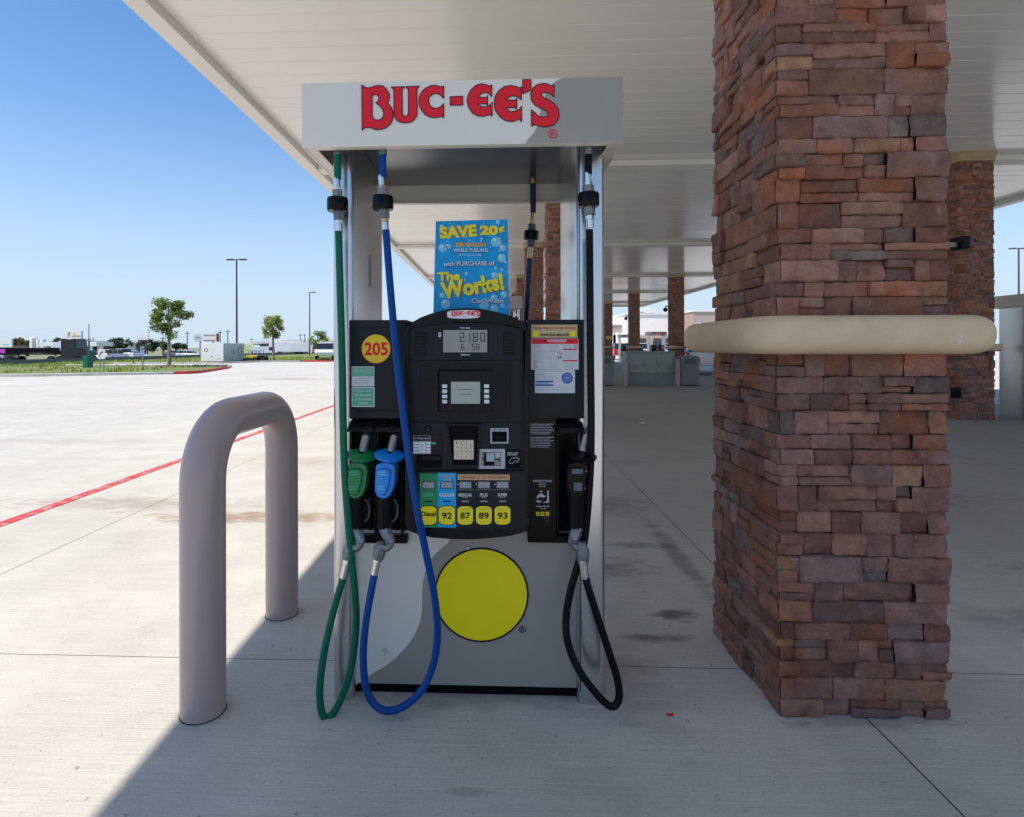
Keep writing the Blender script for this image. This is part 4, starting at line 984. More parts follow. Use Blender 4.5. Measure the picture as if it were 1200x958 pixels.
def lines(b, x0, y0, x1, n_, pitch, mat, Y, th_=1.0):
    for k in range(n_):
        x = x0; e = x1 - rg.uniform(0, (x1 - x0) * 0.25)
        while x < e:
            wd = rg.uniform(3, 9); b.pbox(*Z2(x, y0 + k * pitch), *Z2(min(x + wd, e), y0 + k * pitch + th_), Y, Y + 0.0004, mat); x += wd + 1.6
b = MB(); b.pbox(*Z2(775, 99), *Z2(948, 148), yk, YS, 'sticker_tan'); b.ptext('Please Report Great Service', *Z2(781, 105), *Z2(943, 119), yk - 0.0007, 'ink_red', 0.02)
b.ptext('www.buc-ees.com', *Z2(809, 128), *Z2(916, 142), yk - 0.0007, 'ink_black', 0.022)
for cx_ in (792, 931): b.disc(*Z2(cx_, 133), 3.7, yk - 0.0007, 'sticker_yellow', 20)
b.build('service_sticker', rs, smooth=0)
b = MB(); b.pbox(*Z2(774, 151), *Z2(952, 267), yk, YS, 'sticker_white'); b.pbox(*Z2(776, 152), *Z2(950, 171), yk - 0.0005, yk, 'logo_red')
b.ptext('WARNING', *Z2(834, 154), *Z2(906, 163), yk - 0.001, 'sticker_white', 0.03); X0_, Y0_ = Z2(825, 158)
b.pprism([[Z2(820, 163), Z2(830, 163), Z2(825, 154)]], yk - 0.001, yk, 'ink_black', False); lines(b, 842, 166, 905, 1, 4, 'sticker_white', yk - 0.0009)
b.ptext('STATIC ELECTRICITY', *Z2(781, 176), *Z2(815, 180), yk - 0.0006, 'ink_red', 0.01)
lines(b, 781, 184, 830, 9, 5.2, 'ink_grey', yk - 0.0006); lines(b, 838, 176, 885, 7, 4.6, 'ink_grey', yk - 0.0006); lines(b, 838, 213, 885, 10, 5.2, 'ink_grey', yk - 0.0006)
lines(b, 893, 176, 928, 4, 4.4, 'ink_grey', yk - 0.0006); lines(b, 895, 200, 945, 6, 5, 'ink_grey', yk - 0.0006); lines(b, 895, 240, 945, 5, 5, 'ink_grey', yk - 0.0006)
for y_ in (189, 231): b.pbox(*Z2(892, y_), *Z2(948, y_ + 5), yk - 0.0006, yk, 'logo_red')
for x_, y_ in ((789, 239), (789, 256), (884, 205), (941, 180)):
    b.ribbon([W(p[0], p[1], yk - 0.0007) for p in circ(*Z2(x_, y_), 1.9, 16)], 0.0014, yk - 0.0007, 'ink_red'); b.ribbon([W(*Z2(x_ - 4, y_ - 4), yk - 0.0007), W(*Z2(x_ + 4, y_ + 4), yk - 0.0007)], 0.001, yk - 0.0007, 'ink_red', False)
lines(b, 799, 238, 828, 1, 4, 'ink_grey', yk - 0.0006); lines(b, 799, 255, 826, 1, 4, 'ink_grey', yk - 0.0006)
b.pprism([[Z2(874, 217), Z2(880, 224), Z2(874, 228)]], yk - 0.0007, yk, 'ink_black', False); b.disc(*Z2(885, 221), 1.2, yk - 0.0007, 'ink_black', 12)
b.build('warning_sticker', rs, smooth=0)
b = MB(); yk2 = yk - 0.0004; b.pbox(*Z2(788, 268), *Z2(938, 355), yk2, YS, 'sticker_white'); lines(b, 815, 273, 905, 1, 4, 'ink_grey', yk2 - 0.0006)
b.ptext('FUEL QUALITY', *Z2(792, 282), *Z2(830, 288), yk2 - 0.0006, 'ink_grey', 0.02); lines(b, 792, 292, 878, 3, 5, 'ink_grey', yk2 - 0.0006)
b.pbox(*Z2(791, 309), *Z2(857, 315), yk2 - 0.0006, yk2, 'ink_blue'); b.pbox(*Z2(791, 322), *Z2(857, 328), yk2 - 0.0006, yk2, 'ink_blue'); lines(b, 792, 317.5, 855, 1, 4, 'ink_blue', yk2 - 0.0006, 2.2)
b.disc(*Z2(909, 299), 6.7, yk2 - 0.0006, 'ink_blue', 36)
for r_ in (4.6, 2.6): b.ribbon([W(p[0], p[1], yk2 - 0.0010) for p in circ(*Z2(909, 299), r_, 28)], 0.0012, yk2 - 0.0010, 'sticker_white')
b.disc(*Z2(909, 299), 1.0, yk2 - 0.001, 'sticker_white', 12)
lines(b, 800, 333, 925, 1, 4, 'ink_grey', yk2 - 0.0006); lines(b, 794, 340, 845, 2, 5, 'ink_grey', yk2 - 0.0006); lines(b, 854, 340, 932, 2, 5, 'ink_grey', yk2 - 0.0006)
b.build('information_sticker', rs, smooth=0)
b = MB(); yk = YS - 0.0012
for y_ in (467, 516):
    b.pbox(*Z2(768, y_), *Z2(862, y_ + 46), yk, YS, 'black_plastic'); b.ptext('Do not leave pump unattended', *Z2(770, y_ + 2), *Z2(858, y_ + 7), yk - 0.0006, 'ink_white', 0.02); lines(b, 770, y_ + 10, 862, 6, 6.0, 'ink_white', yk - 0.0006, 1.6)
b.ptext('INSTRUCTIONS', *Z2(781, 680), *Z2(850, 688), yk - 0.0006, 'ink_white', 0.02); b.ptext('Remove', *Z2(802, 692), *Z2(830, 698), yk - 0.0006, 'ink_white', 0.015); b.ptext('Nozzle', *Z2(804, 701), *Z2(828, 706), yk - 0.0006, 'ink_white', 0.015)
b.pprism([[Z2(834, 718), Z2(838, 718), Z2(840, 765), Z2(815, 765), Z2(833, 758)]], yk - 0.0006, yk, 'ink_white', False)
b.pprism([[Z2(800, 735), Z2(812, 730), Z2(828, 742), Z2(818, 746), Z2(806, 742), Z2(797, 750), Z2(793, 746)]], yk - 0.0006, yk, 'ink_white', False)
b.pprism([[Z2(803, 722), Z2(815, 720), Z2(816, 724), Z2(804, 726)]], yk - 0.0006, yk, 'ink_white', False)
b.pprism([[Z2(792, 756), Z2(812, 758), Z2(808, 764), Z2(796, 764)]], yk - 0.0006, yk, 'ink_white', False)
b.ptext('Select Grade', *Z2(793, 775), *Z2(841, 781), yk - 0.0006, 'ink_white', 0.015); b.ptext('To Left', *Z2(806, 784), *Z2(828, 789), yk - 0.0006, 'ink_white', 0.015)
for k, s_ in enumerate(('87', '89', '93')): b.pprism([[Z2(*p) for p in rrect(791 + k * 18, 799, 805 + k * 18, 814, 2.5)]], yk - 0.0006, yk, 'sticker_yellow', False); b.ptext(s_, *Z2(794 + k * 18, 803), *Z2(802 + k * 18, 810), yk - 0.0011, 'ink_black', 0.02)
b.ribbon([W(*Z2(*p), yk - 0.0006) for p in [(829, 834), (824, 822), (828, 816), (838, 819), (838, 832), (833, 838)]], 0.0008, yk - 0.0006, 'ink_grey')
b.build('instruction_text', pump, smooth=0)
# back side electronics (the other fuelling face)
b = MB(); b.box(hx_0 + 0.2, hx_1 - 0.2, 2.73, 2.80, zd1 - 0.02, hzt + 0.02, 'black_plastic'); b.build('rear_console', pump, bevel=0.02)
b = MB(); b.box(bx0, bx1, 2.69, 2.694, zd0, zd1, 'silver_paint'); b.build('rear_door', pump, bevel=0.001)

# ------------------------------------------------------------------ poster on the pump
YT = 2.30
car = thing('poster', 'blue bubbly car wash offer poster standing on top of the near pump', 'poster', (W(552, 360, YT)[0], YT, W(552, 372, YT)[1]))
b = MB(); crn = [(511, 259.5), (595.5, 257.3), (597, 380), (507.5, 380)]
b.pprism([crn[::-1]], YT, YT + 0.006, 'poster_blue'); b.build('board', car, smooth=0)
ZC = lambda x, y: (500 + x / 8.333, 250 + y / 8.333)
yb_ = YT - 0.001
b = MB(); rg = random.Random(4)
def inq(x, y): return 514 < x < 592 and 262 < y < 362
bub = [(160, 340, 42), (115, 425, 34), (120, 480, 30), (680, 280, 50), (735, 440, 42), (770, 480, 14), (665, 610, 34), (100, 720, 28), (185, 885, 46), (115, 895, 34), (660, 830, 36), (755, 795, 34), (390, 590, 17), (370, 655, 12), (675, 540, 16), (735, 555, 14), (745, 340, 34), (770, 370, 24), (560, 890, 50), (660, 930, 40), (85, 560, 26), (215, 325, 24), (740, 900, 26), (150, 800, 26), (150, 130, 22), (700, 90, 22), (110, 240, 22), (620, 200, 14), (540, 250, 12), (420, 265, 10)]
for (x, y, r) in bub:
    px, py = ZC(x, y)
    if 512 < px - r / 8.3 and px + r / 8.3 < 595:
        b.disc(px, py, r / 8.333, yb_, 'bubble_blue', 20); b.disc(px - r / 24, py - r / 22, r / 34 + 0.35, yb_ - 0.0007, 'bubble_glint', 10)
for _ in range(60):
    px, py = rg.uniform(513, 593), rg.uniform(261, 290) if rg.random() < 0.6 else rg.uniform(261, 360)
    b.disc(px, py, rg.uniform(0.4, 1.4), yb_ - 0.0002, 'bubble_blue', 10)
b.build('bubbles', car, smooth=0)
b = MB()
def ptx(s_, x0, y0, x1, y1, mat, edge, bold=0.03, rot=0.0, e2=None):
    q = ZC(x0, y0) + ZC(x1, y1)
    if e2: b.ptext(s_, *q, yb_ - 0.0012, e2, bold + 0.045, rot)
    if edge: b.ptext(s_, q[0] + (0 if e2 else 0.5), q[1] + (0 if e2 else 0.6), q[2] + (0 if e2 else 0.5), q[3] + (0 if e2 else 0.6), yb_ - 0.0016, edge, bold + 0.02, rot)
    b.ptext(s_, *q, yb_ - 0.0022, mat, bold, rot)
ptx('SAVE', 128, 120, 490, 240, 'poster_yellow', 'poster_plum', 0.05, R(4), 'poster_orange'); ptx('20', 520, 120, 700, 215, 'poster_yellow', 'poster_plum', 0.05, 0, 'poster_orange'); ptx('¢', 706, 122, 765, 195, 'poster_yellow', 'poster_plum', 0.04, 0, 'poster_orange')
ptx('PER GALLON', 285, 288, 575, 322, 'poster_orange', 'poster_yellow', 0.03); ptx('WHILE FUELING', 262, 345, 600, 380, 'bubble_glint', 'poster_navy', 0.025); ptx('(UP TO 20 GALLONS)', 322, 400, 540, 420, 'bubble_glint', None, 0.01)
ptx('with PURCHASE of', 165, 470, 665, 515, 'ink_white', 'poster_navy', 0.025, R(1))
ptx('The', 108, 572, 328, 662, 'poster_yellow', 'poster_plum', 0.05, R(3)); ptx('Works!', 135, 625, 755, 800, 'poster_yellow', 'poster_plum', 0.05, R(9))
ptx('Car Wash', 440, 832, 752, 880, 'ink_white', 'poster_navy', 0.025)
b.build('lettering', car, smooth=0)

# ------------------------------------------------------------------ hoses with nozzles
def P3(px, py, Y): X, Z = W(px, py, Y); return (X, Y, Z)
def fitting(b, px, y0, dx, Y, topcol, nut):
    """breakaway coupling hanging from the header, y0 = top of the black ring"""
    s_ = PXM * Y / 2.1
    A = lambda y: P3(px + dx * (y - y0) / 40, y, Y)
    b.seg(A(y0 - 24), A(y0 - 12), 4.0 * s_, 'ferrule_metal'); b.seg(A(y0 - 12.5), A(y0 - 9), 5.4 * s_, nut, 6)
    b.seg(A(y0 - 9), A(y0), 6.8 * s_, 'cast_metal', 6)
    b.seg(A(y0 + 16), A(y0 + 26), 6.8 * s_, 'cast_metal', 6)
    b.seg(A(y0 + 26), A(y0 + 31), 5.2 * s_, nut, 6); b.seg(A(y0 + 31), A(y0 + 41), 4.3 * s_, 'ferrule_metal')
def hose_thing(label, col, cover, start_px, ring_y, dx, hose_pts, ferr, swiv, noz, ytop, nut='ferrule_metal', spout='spout_metal'):
    bx, bz = W(start_px, 178, ytop)
    t = thing('fuel_hose', label, 'fuel hose', (bx, ytop, bz), 'fuel hoses on the near pump')
    s_ = PXM
    b = MB(); b.tube([P3(start_px, 170, ytop), P3(start_px, ring_y - 22, ytop)], 4.2 * s_, col, 16)
    b.tube([P3(*p) for p in hose_pts], 4.25 * s_, col, 16, sub=6); b.build('hose', t, smooth=60)
    b = MB(); b.seg(P3(start_px, 166, ytop), P3(start_px, 182, ytop), 4.9 * s_, 'cast_metal'); fitting(b, start_px, ring_y, dx, ytop, col, nut)
    bk = b.build('breakaway', t, bevel=0.0008, smooth=30)
    b = MB(); b.tube([P3(start_px, ring_y, ytop), P3(start_px, ring_y + 2, ytop), P3(start_px, ring_y + 14, ytop), P3(start_px, ring_y + 16, ytop)], [11.3 * s_, 12.3 * s_, 12.3 * s_, 11.3 * s_], 'dark_plastic', 28); b.build('collar', bk, smooth=40)
    if ferr:
        b = MB(); b.seg(P3(*ferr[0]), P3(*ferr[1]), 4.6 * s_, 'ferrule_metal'); d0 = Vector(P3(*ferr[1])); d1 = Vector(P3(*ferr[0]))
        dd = (d0 - d1).normalized(); b.seg(d0, d0 + dd * 0.014, 5.6 * s_, 'ferrule_metal', 6); b.build('ferrule', t, bevel=0.0006, smooth=30)
        nzl = MB()
        cx_, cy_ = noz
        # swivel
        sw = [P3(*p) for p in swiv]; nzl.tube(sw, [6.5 * s_, 7.6 * s_, 7.2 * s_, 5.6 * s_, 6.0 * s_, 6.6 * s_, 7.0 * s_], 'cast_metal', 8, sub=2)
        for k_ in (1, 4): nzl.tube([Vector(sw[k_]) + Vector((-0.012, 0, 0.002)), Vector(sw[k_]) + Vector((0.012, 0, -0.002))], 6.4 * s_, 'dark_cast' if cover == 'dark_plastic' else 'cast_metal', 8)
        nz_o = nzl.build('swivel', t, smooth=28, bevel=0.0008)
        # handle sleeve
        b = MB(); Yn = 2.035
        b.tube([P3(cx_ - 2, 618, Yn + 0.02), P3(cx_ - 1.5, 600, Yn + 0.015), P3(cx_ - 1, 575, Yn + 0.01)], [8.3 * s_, 8.8 * s_, 9.2 * s_], 'black_rubber', 20)
        b.tube([P3(cx_ + 7, 612, Yn + 0.05), P3(cx_ + 10, 596, Yn + 0.06), P3(cx_ + 9, 575, Yn + 0.06)], 2.5 * s_, 'dark_plastic', 10, sub=4)
        body = b.build('nozzle', t, smooth=50)
        b = MB()
        ol = [(-13, -3.5), (-8, -6), (6, -6.5), (11, -3), (11.5, 8), (10, 22), (6, 31), (1, 35), (-6, 35.5), (-12, 33), (-14.5, 26), (-14, 6)]
        b.pprism([[(cx_ + p[0] * 0.92, 549 + p[1]) for p in ol]], Yn - 0.018, Yn + 0.045, cover)
        ol2 = [(-12, 3), (-9, 1), (2, 1), (5, 4), (3.5, 17), (0, 29), (-4, 32), (-9, 31), (-12, 25)]
        b.pprism([[(cx_ + p[0], 549 + p[1]) for p in ol2]], Yn - 0.030, Yn - 0.017, cover)
        b.build('nozzle_cover', body, bevel=0.006, bseg=3, smooth=60)
        b = MB(); b.seg(P3(cx_ + 3, 545, Yn + 0.01), P3(cx_ + 5, 533, Yn + 0.02), 8 * s_, cover, 18)
        if cover == 'dark_plastic': b.pbox(cx_ - 7, 550, cx_ + 6, 556, Yn - 0.033, Yn - 0.029, 'dark_cast'); b.pbox(cx_ - 5, 566, cx_ + 5, 576, Yn - 0.033, Yn - 0.029, 'dark_cast')
        else: lines_ = [(553, 10), (556, 11), (570, 7), (573, 7)]; [b.pbox(cx_ - 10, y_, cx_ - 10 + w_, y_ + 1.0, Yn - 0.0312, Yn - 0.029, 'sticker_green' if cover == 'green_cover' else 'bubble_blue') for y_, w_ in lines_]
        b.build('collar', body, bevel=0.001)
        b = MB(); b.tube([P3(cx_ + 9, 585, Yn + 0.035), P3(cx_ + 13, 592, Yn + 0.045), P3(cx_ + 12, 606, Yn + 0.04), P3(cx_ + 4, 614, Yn + 0.02)], 1.5 * s_, 'dark_cast', 8, sub=4); b.build('trigger_guard', body)
        b = MB(); b.tube([P3(cx_ + 10, 553, Yn - 0.019), P3(cx_ + 10, 553, Yn - 0.023)], 1.3 * s_, 'dark_cast', 10); b.build('hinge_pin', body)
        # splash guard: shallow dish
        ax = Vector((0.13, -0.20, 0.96)).normalized(); c0 = Vector(P3(cx_ + 4, 533, Yn + 0.01)); u = ax.orthogonal().normalized(); v_ = ax.cross(u)
        b = MB(); prof = [(3, -2.0), (9, -1.2), (14, -1.0), (17.3, -1.6), (17.6, 0.2), (15.5, 1.4), (9, 2.4), (4, 3.2)]; n_ = 40; vs = []
        for r_, h_ in prof:
            for k in range(n_): a = 2 * math.pi * k / n_; vs.append(c0 + (u * math.cos(a) + v_ * math.sin(a)) * r_ * s_ * (1.0) + ax * h_ * s_)
        b.add(vs, [(j * n_ + k, j * n_ + (k + 1) % n_, (j + 1) * n_ + (k + 1) % n_, (j + 1) * n_ + k) for j in range(len(prof) - 1) for k in range(n_)], cover)
        b.build('splash_guard', body, smooth=50)
        b = MB(); p0 = Vector(P3(cx_ + 5, 531, Yn + 0.02)); p1 = Vector(P3(cx_ + 10, 512, Yn + 0.07)); p2 = Vector(P3(cx_ + 13, 500, Yn + 0.14)); pts_ = []; rd = []
        for k in range(19): q = k / 18; pts_.append(p0.lerp(p1, q)); rd.append((4.9 if k % 2 else 3.6) * s_)
        pts_.append(p2); rd.append(4.0 * s_); b.tube(pts_, rd, spout, 16); b.build('spout', body, smooth=30)
    return t
green = hose_thing('green hose with green covered nozzle at the left end of the near pump', 'green_rubber', 'green_cover', 396, 232, 2,
    [(397, 271, 2.07), (399, 350, 2.07), (401, 430, 2.05), (402, 500, 2.03), (404, 560, 2.02), (410, 640, 2.03), (415, 690, 2.05), (416.5, 735, 2.06), (410, 785, 2.06), (397, 823, 2.06), (384, 841, 2.05), (376, 834, 2.04), (374, 805, 2.04), (379, 765, 2.04), (389, 720, 2.04), (402, 676, 2.04)],
    [(402, 677, 2.04), (406, 659, 2.04)], [(407, 655, 2.04), (408, 648, 2.04), (410, 640, 2.04), (418, 641, 2.04), (422, 634, 2.04), (419, 626, 2.045), (416, 618, 2.05)], (419, 0), 2.08)
blue = hose_thing('bright blue hose crossing the console, with blue covered nozzle', 'blue_rubber', 'blue_cover', 449, 230, 3,
    [(452.5, 270, 2.07), (457, 330, 2.05), (463, 400, 2.02), (470, 465, 1.99), (478, 530, 1.98), (487, 590, 1.98), (497, 640, 2.0), (508, 695, 2.04), (512, 738, 2.06), (508, 775, 2.06), (494, 808, 2.05), (472, 828, 2.04), (451, 833, 2.03), (435, 822, 2.03), (427, 800, 2.03), (425, 765, 2.03), (428, 730, 2.03), (434, 695, 2.03), (438.5, 672, 2.04)],
    [(438.3, 673, 2.04), (441.5, 658, 2.04)], [(442, 655, 2.04), (444, 648, 2.04), (446, 640, 2.04), (453, 641, 2.04), (457, 634, 2.04), (453, 626, 2.045), (450, 618, 2.05)], (452, 0), 2.08, 'brass')
black = hose_thing('black hose with black nozzle at the right end of the near pump', 'black_rubber', 'dark_plastic', 690, 227, 2,
    [(691, 270, 2.07), (691.5, 350, 2.06), (692, 430, 2.05), (692.5, 500, 2.04), (691, 560, 2.05), (685, 630, 2.07), (676, 665, 2.07), (668, 692, 2.07), (663, 722, 2.07), (664, 750, 2.06), (675, 781, 2.05), (695, 810, 2.04), (714, 828, 2.03), (724, 821, 2.03), (723, 798, 2.03), (712, 762, 2.03), (699, 722, 2.03), (689, 690, 2.03), (685.5, 677, 2.035)],
    [(685, 678, 2.035), (683, 661, 2.035)], [(683, 658, 2.04), (682.5, 650, 2.04), (680, 640, 2.04), (674, 640, 2.04), (671, 634, 2.04), (674, 626, 2.045), (676, 618, 2.05)], (677, 0), 2.08)
# rear hose
t = thing('fuel_hose', 'dark navy hose hanging on the far side of the near pump', 'fuel hose', P3(625, 200, 2.80), 'fuel hoses on the near pump')
b = MB(); b.tube([P3(625, 205, 2.80), P3(625, 250, 2.80)], 0.0145, 'navy_rubber', 14)
b.tube([P3(621, 303, 2.80), P3(618, 350, 2.82), P3(615, 400, 2.87), P3(612, 480, 2.88), P3(600, 600, 2.88), P3(585, 700, 2.88), P3(560, 730, 2.87), P3(545, 690, 2.87), P3(548, 620, 2.86)], 0.0145, 'navy_rubber', 14, sub=6); b.build('hose', t, smooth=60)
b = MB(); b.seg(P3(625, 208, 2.80), P3(625, 216, 2.80), 0.016, 'brass'); b.seg(P3(624.5, 248, 2.80), P3(624, 256, 2.80), 0.012, 'brass'); b.seg(P3(624, 256, 2.80), P3(623.5, 263, 2.80), 0.015, 'brass', 6)
b.seg(P3(623.5, 263, 2.8), P3(623, 271, 2.8), 0.02, 'dark_cast', 6); b.seg(P3(622.5, 281, 2.8), P3(622, 290, 2.8), 0.02, 'dark_cast', 6); b.seg(P3(622, 290, 2.8), P3(621, 304, 2.8), 0.0135, 'brass'); bk = b.build('breakaway', t, bevel=0.001)
b = MB(); b.seg(P3(623, 271, 2.8), P3(622.5, 281, 2.8), 0.037, 'dark_plastic', 24); b.build('collar', bk, bevel=0.002)

# more pumps under the canopy
pump_lab = [(-0.11, 2, 'distant fuel pump seen through the frame of the near pump, behind the poster', True), (10.15, 2, 'fuel pump cut off by the right edge, past the dark stone column', True),
            (10.15, 5, 'distant fuel pump seen above the right half of the utility cabinet', False), (10.15, 6, 'farther fuel pump seen above the left half of the utility cabinet', False), (-0.11, 4, 'far fuel pump hidden behind the poster', False)]
px0, py0 = pump.location.x, pump.location.y
for X, k, lb, hs in pump_lab:
    c = copy_tree(pump); c.location = (X, ROWY[k] + 0.02, 0); c['label'] = lb; c['group'] = 'fuel pumps under the canopy'
    if hs:
        for h_, nm in ((green, 'green'), (blue, 'bright blue'), (black, 'black')):
            q = copy_tree(h_); q.location = (h_.location.x + X - px0, h_.location.y + ROWY[k] + 0.02 - py0, h_.location.z)
            q['label'] = nm + (' hose on the pump cut off by the right edge' if X > 5 else ' hose on the distant pump behind the poster'); q['group'] = 'fuel hoses on the farther pumps'

# ------------------------------------------------------------------ utility cabinet, bins, bollards
def at(px, d): return D(px, d)
cy = 19.9
cxm, _ = at(763, 19.6)
t = thing('utility_cabinet', 'pale green two door utility cabinet on a concrete plinth between bollards', 'cabinet', (cxm, cy + 0.35, 0))
b = MB(); b.box(cxm - 0.80, cxm + 0.80, cy + 0.02, cy + 0.78, 0, 0.42, 'plinth_concrete'); b.build('plinth', t, bevel=0.01)
b = MB(); b.box(cxm - 0.82, cxm + 0.82, cy, cy + 0.8, 0.42, 1.14, 'cabinet_green'); b.box(cxm - 0.86, cxm + 0.86, cy - 0.03, cy + 0.84, 1.14, 1.19, 'cabinet_green'); b.build('cabinet_body', t, bevel=0.008)
for sx in (-1, 1):
    x0, x1 = (cxm - 0.72, cxm - 0.16) if sx < 0 else (cxm + 0.20, cxm + 0.76)
    b = MB(); b.box(x0 - 0.008, x1 + 0.008, cy - 0.004, cy - 0.001, 0.442, 1.118, 'cabinet_seam'); b.box(x0, x1, cy - 0.018, cy - 0.004, 0.45, 1.11, 'cabinet_green')
    for g in (0, 1):
        for k in range(5): b.box((x0 + x1) / 2 - 0.12 * sx * -1 - 0.07 + g * 0.11, (x0 + x1) / 2 - 0.12 * sx * -1 + 0.01 + g * 0.11, cy - 0.0195, cy - 0.018, 0.56 + k * 0.035, 0.57 + k * 0.035, 'cabinet_seam')
    dr = b.build('door', t, bevel=0.003)
    hx = x1 - 0.08 if sx < 0 else x0 + 0.08
    b = MB(); b.box(hx - 0.03, hx + 0.03, cy - 0.05, cy - 0.018, 0.70, 0.82, 'galvanised'); b.tube([(hx - 0.03, cy - 0.06, 0.72), (hx + 0.01, cy - 0.07, 0.66), (hx + 0.04, cy - 0.06, 0.71)], 0.012, 'dark_cast', 8); b.build('handle', dr, bevel=0.004)
def bin_(x, y, lb):
    t = thing('litter_bin', lb, 'bin', (x, y, 0), 'litter bins by the utility cabinet')
    b = MB(); b.box(x - 0.31, x + 0.31, y - 0.3, y + 0.3, 0.03, 0.80, 'bin_grey'); b.box(x - 0.27, x + 0.27, y - 0.27, y + 0.27, 0, 0.03, 'dark_plastic'); b.box(x - 0.24, x + 0.24, y - 0.304, y - 0.3, 0.1, 0.7, 'bin_grey'); b.build('body', t, bevel=0.015)
    b = MB(); P = [(-0.33, 0.80), (0.33, 0.80), (0.33, 0.95), (0.26, 1.02), (0, 1.06), (-0.26, 1.02), (-0.33, 0.95)]
    b.prism([[(x + p[0], p[1]) for p in P]], y - 0.32, y + 0.32, 'bin_grey'); b.build('hood', t, bevel=0.012)
    b = MB(); b.prism([[(x + p[0], p[1]) for p in [(-0.2, 0.78), (0.2, 0.78), (0.2, 0.92), (0.12, 0.96), (-0.12, 0.96), (-0.2, 0.92)]]], y - 0.326, y - 0.32, 'dark_cast'); b.build('flap', t)
bin_(at(808, 19.6)[0], 20.1, 'grey hooded litter bin right of the utility cabinet')
bin_(at(709, 19.6)[0], 20.1, 'grey hooded litter bin left of the utility cabinet by the pump post')
def post_bollard(x, y, lb):
    t = thing('post_bollard', lb, 'bollard', (x, y, 0), 'mauve post bollards guarding the utility cabinet')
    b = MB(); b.tube([(x, y, 0), (x, y, 0.86), (x, y, 0.91), (x, y, 0.935)], [0.085, 0.085, 0.06, 0.01], 'bollard_paint', 20); b.build('pipe', t, smooth=50)
post_bollard(at(734, 19.4)[0], 19.7, 'mauve post bollard just left of the utility cabinet'); post_bollard(at(794.5, 19.4)[0], 19.7, 'mauve post bollard just right of the utility cabinet')
b = MB(); X, Y = at(752, 10); b.add([(X - 0.05, Y, 0.004), (X + 0.03, Y - 0.03, 0.004), (X + 0.07, Y + 0.02, 0.02), (X, Y + 0.05, 0.01)], [(0, 1, 2, 3)], 'white_paint')
lab('paper_scrap', b, 'tiny white paper scrap lying on the shaded concrete', 'litter')
b = MB(); X, Y = at(784, 665 * 1.35 / (840 - 407)); b.add([(X - 0.014, Y, 0.002), (X + 0.012, Y - 0.004, 0.003), (X + 0.016, Y + 0.008, 0.006), (X, Y + 0.010, 0.004), (X - 0.012, Y + 0.008, 0.004)], [(0, 1, 2, 3, 4)], 'logo_red')
lab('red_scrap', b, 'tiny red scrap on the concrete between pump and big column', 'litter')

# ------------------------------------------------------------------ vehicles (side view along local X, nose at +X)
def vehicle(name, label, cat, kind, col, X, Y, z, rz, group=None):
    t = thing(name, label, cat, (0, 0, 0), group)
    L_ = 4.7 if kind != 'van' else 5.6; hw = 0.92
    if kind == 'suv': body = [(-2.3, .45), (2.25, .45), (2.32, .75), (2.2, .98), (1.25, 1.08), (-2.28, 1.1), (-2.38, .8)]; cab = [(1.2, 1.07), (0.55, 1.62), (-1.95, 1.66), (-2.25, 1.09)]; wh = (-1.4, 1.42)
    elif kind == 'pickup': body = [(-2.8, .5), (2.6, .5), (2.68, .85), (2.5, 1.12), (1.3, 1.16), (-2.8, 1.16)]; cab = [(1.25, 1.15), (0.55, 1.78), (-0.9, 1.8), (-1.05, 1.15)]; wh = (-1.85, 1.75)
    elif kind == 'van': body = [(-2.9, .45), (2.8, .45), (2.88, .9), (2.3, 1.2), (1.9, 2.2), (-2.8, 2.25), (-2.9, 1.0)]; cab = [(2.26, 1.25), (1.92, 2.05), (1.2, 2.05), (1.2, 1.3)]; wh = (-1.8, 1.85)
    else: body = [(-2.2, .35), (2.2, .35), (2.3, .6), (2.1, .82), (1.1, .92), (-1.9, .98), (-2.25, .85)]; cab = [(1.1, .91), (0.35, 1.4), (-1.0, 1.42), (-1.8, .96)]; wh = (-1.35, 1.35)
    b = MB(); b.prism([body], -hw, hw, col); b.build('body', t, bevel=0.05)
    if kind != 'van':
        b = MB(); b.prism([cab], -hw + 0.1, hw - 0.1, 'glass_dark'); b.build('window', t, bevel=0.03)
        b = MB(); q = cab; rt = [(q[1][0] - 0.02, q[1][1] + 0.01), (q[2][0], q[2][1] + 0.01), (q[2][0], q[2][1] + 0.06), (q[1][0] - 0.1, q[1][1] + 0.05)]
        b.prism([rt], -hw + 0.1, hw - 0.1, col)
        for f_ in (0.32, 0.68): xx = q[1][0] * (1 - f_) + q[2][0] * f_; b.box(xx - 0.04, xx + 0.04, -hw + 0.085, hw - 0.085, q[0][1], q[1][1] + 0.02, col)
        b.build('roof', t, bevel=0.02)
    else:
        b = MB(); b.prism([cab], -hw - 0.005, hw + 0.005, 'glass_dark'); b.build('window', t)
    for wx in wh:
        for s_ in (-1, 1):
            b = MB(); b.tube([(wx, s_ * (hw - 0.2), .34), (wx, s_ * (hw + 0.01), .34)], 0.34, 'tyre', 18); wo = b.build('wheel', t)
            b = MB(); b.tube([(wx, s_ * (hw + 0.01), .34), (wx, s_ * (hw + 0.02), .34)], 0.2, 'galvanised', 12); b.build('rim', wo)
    xb_ = min(p[0] for p in body); xf = max(p[0] for p in body)
    for s_ in (-1, 1):
        b = MB(); b.box(xb_ - 0.03, xb_ + 0.1, s_ * 0.9 - 0.12, s_ * 0.9 + 0.12 - 0.1 * (s_ > 0), 0.8, 1.08, 'tail_red'); b.build('tail_light', t, bevel=0.01)
    t.location = (X, Y, z); t.rotation_euler = (0, 0, rz); return t
def dv(px, d, z, *a, **k): pass
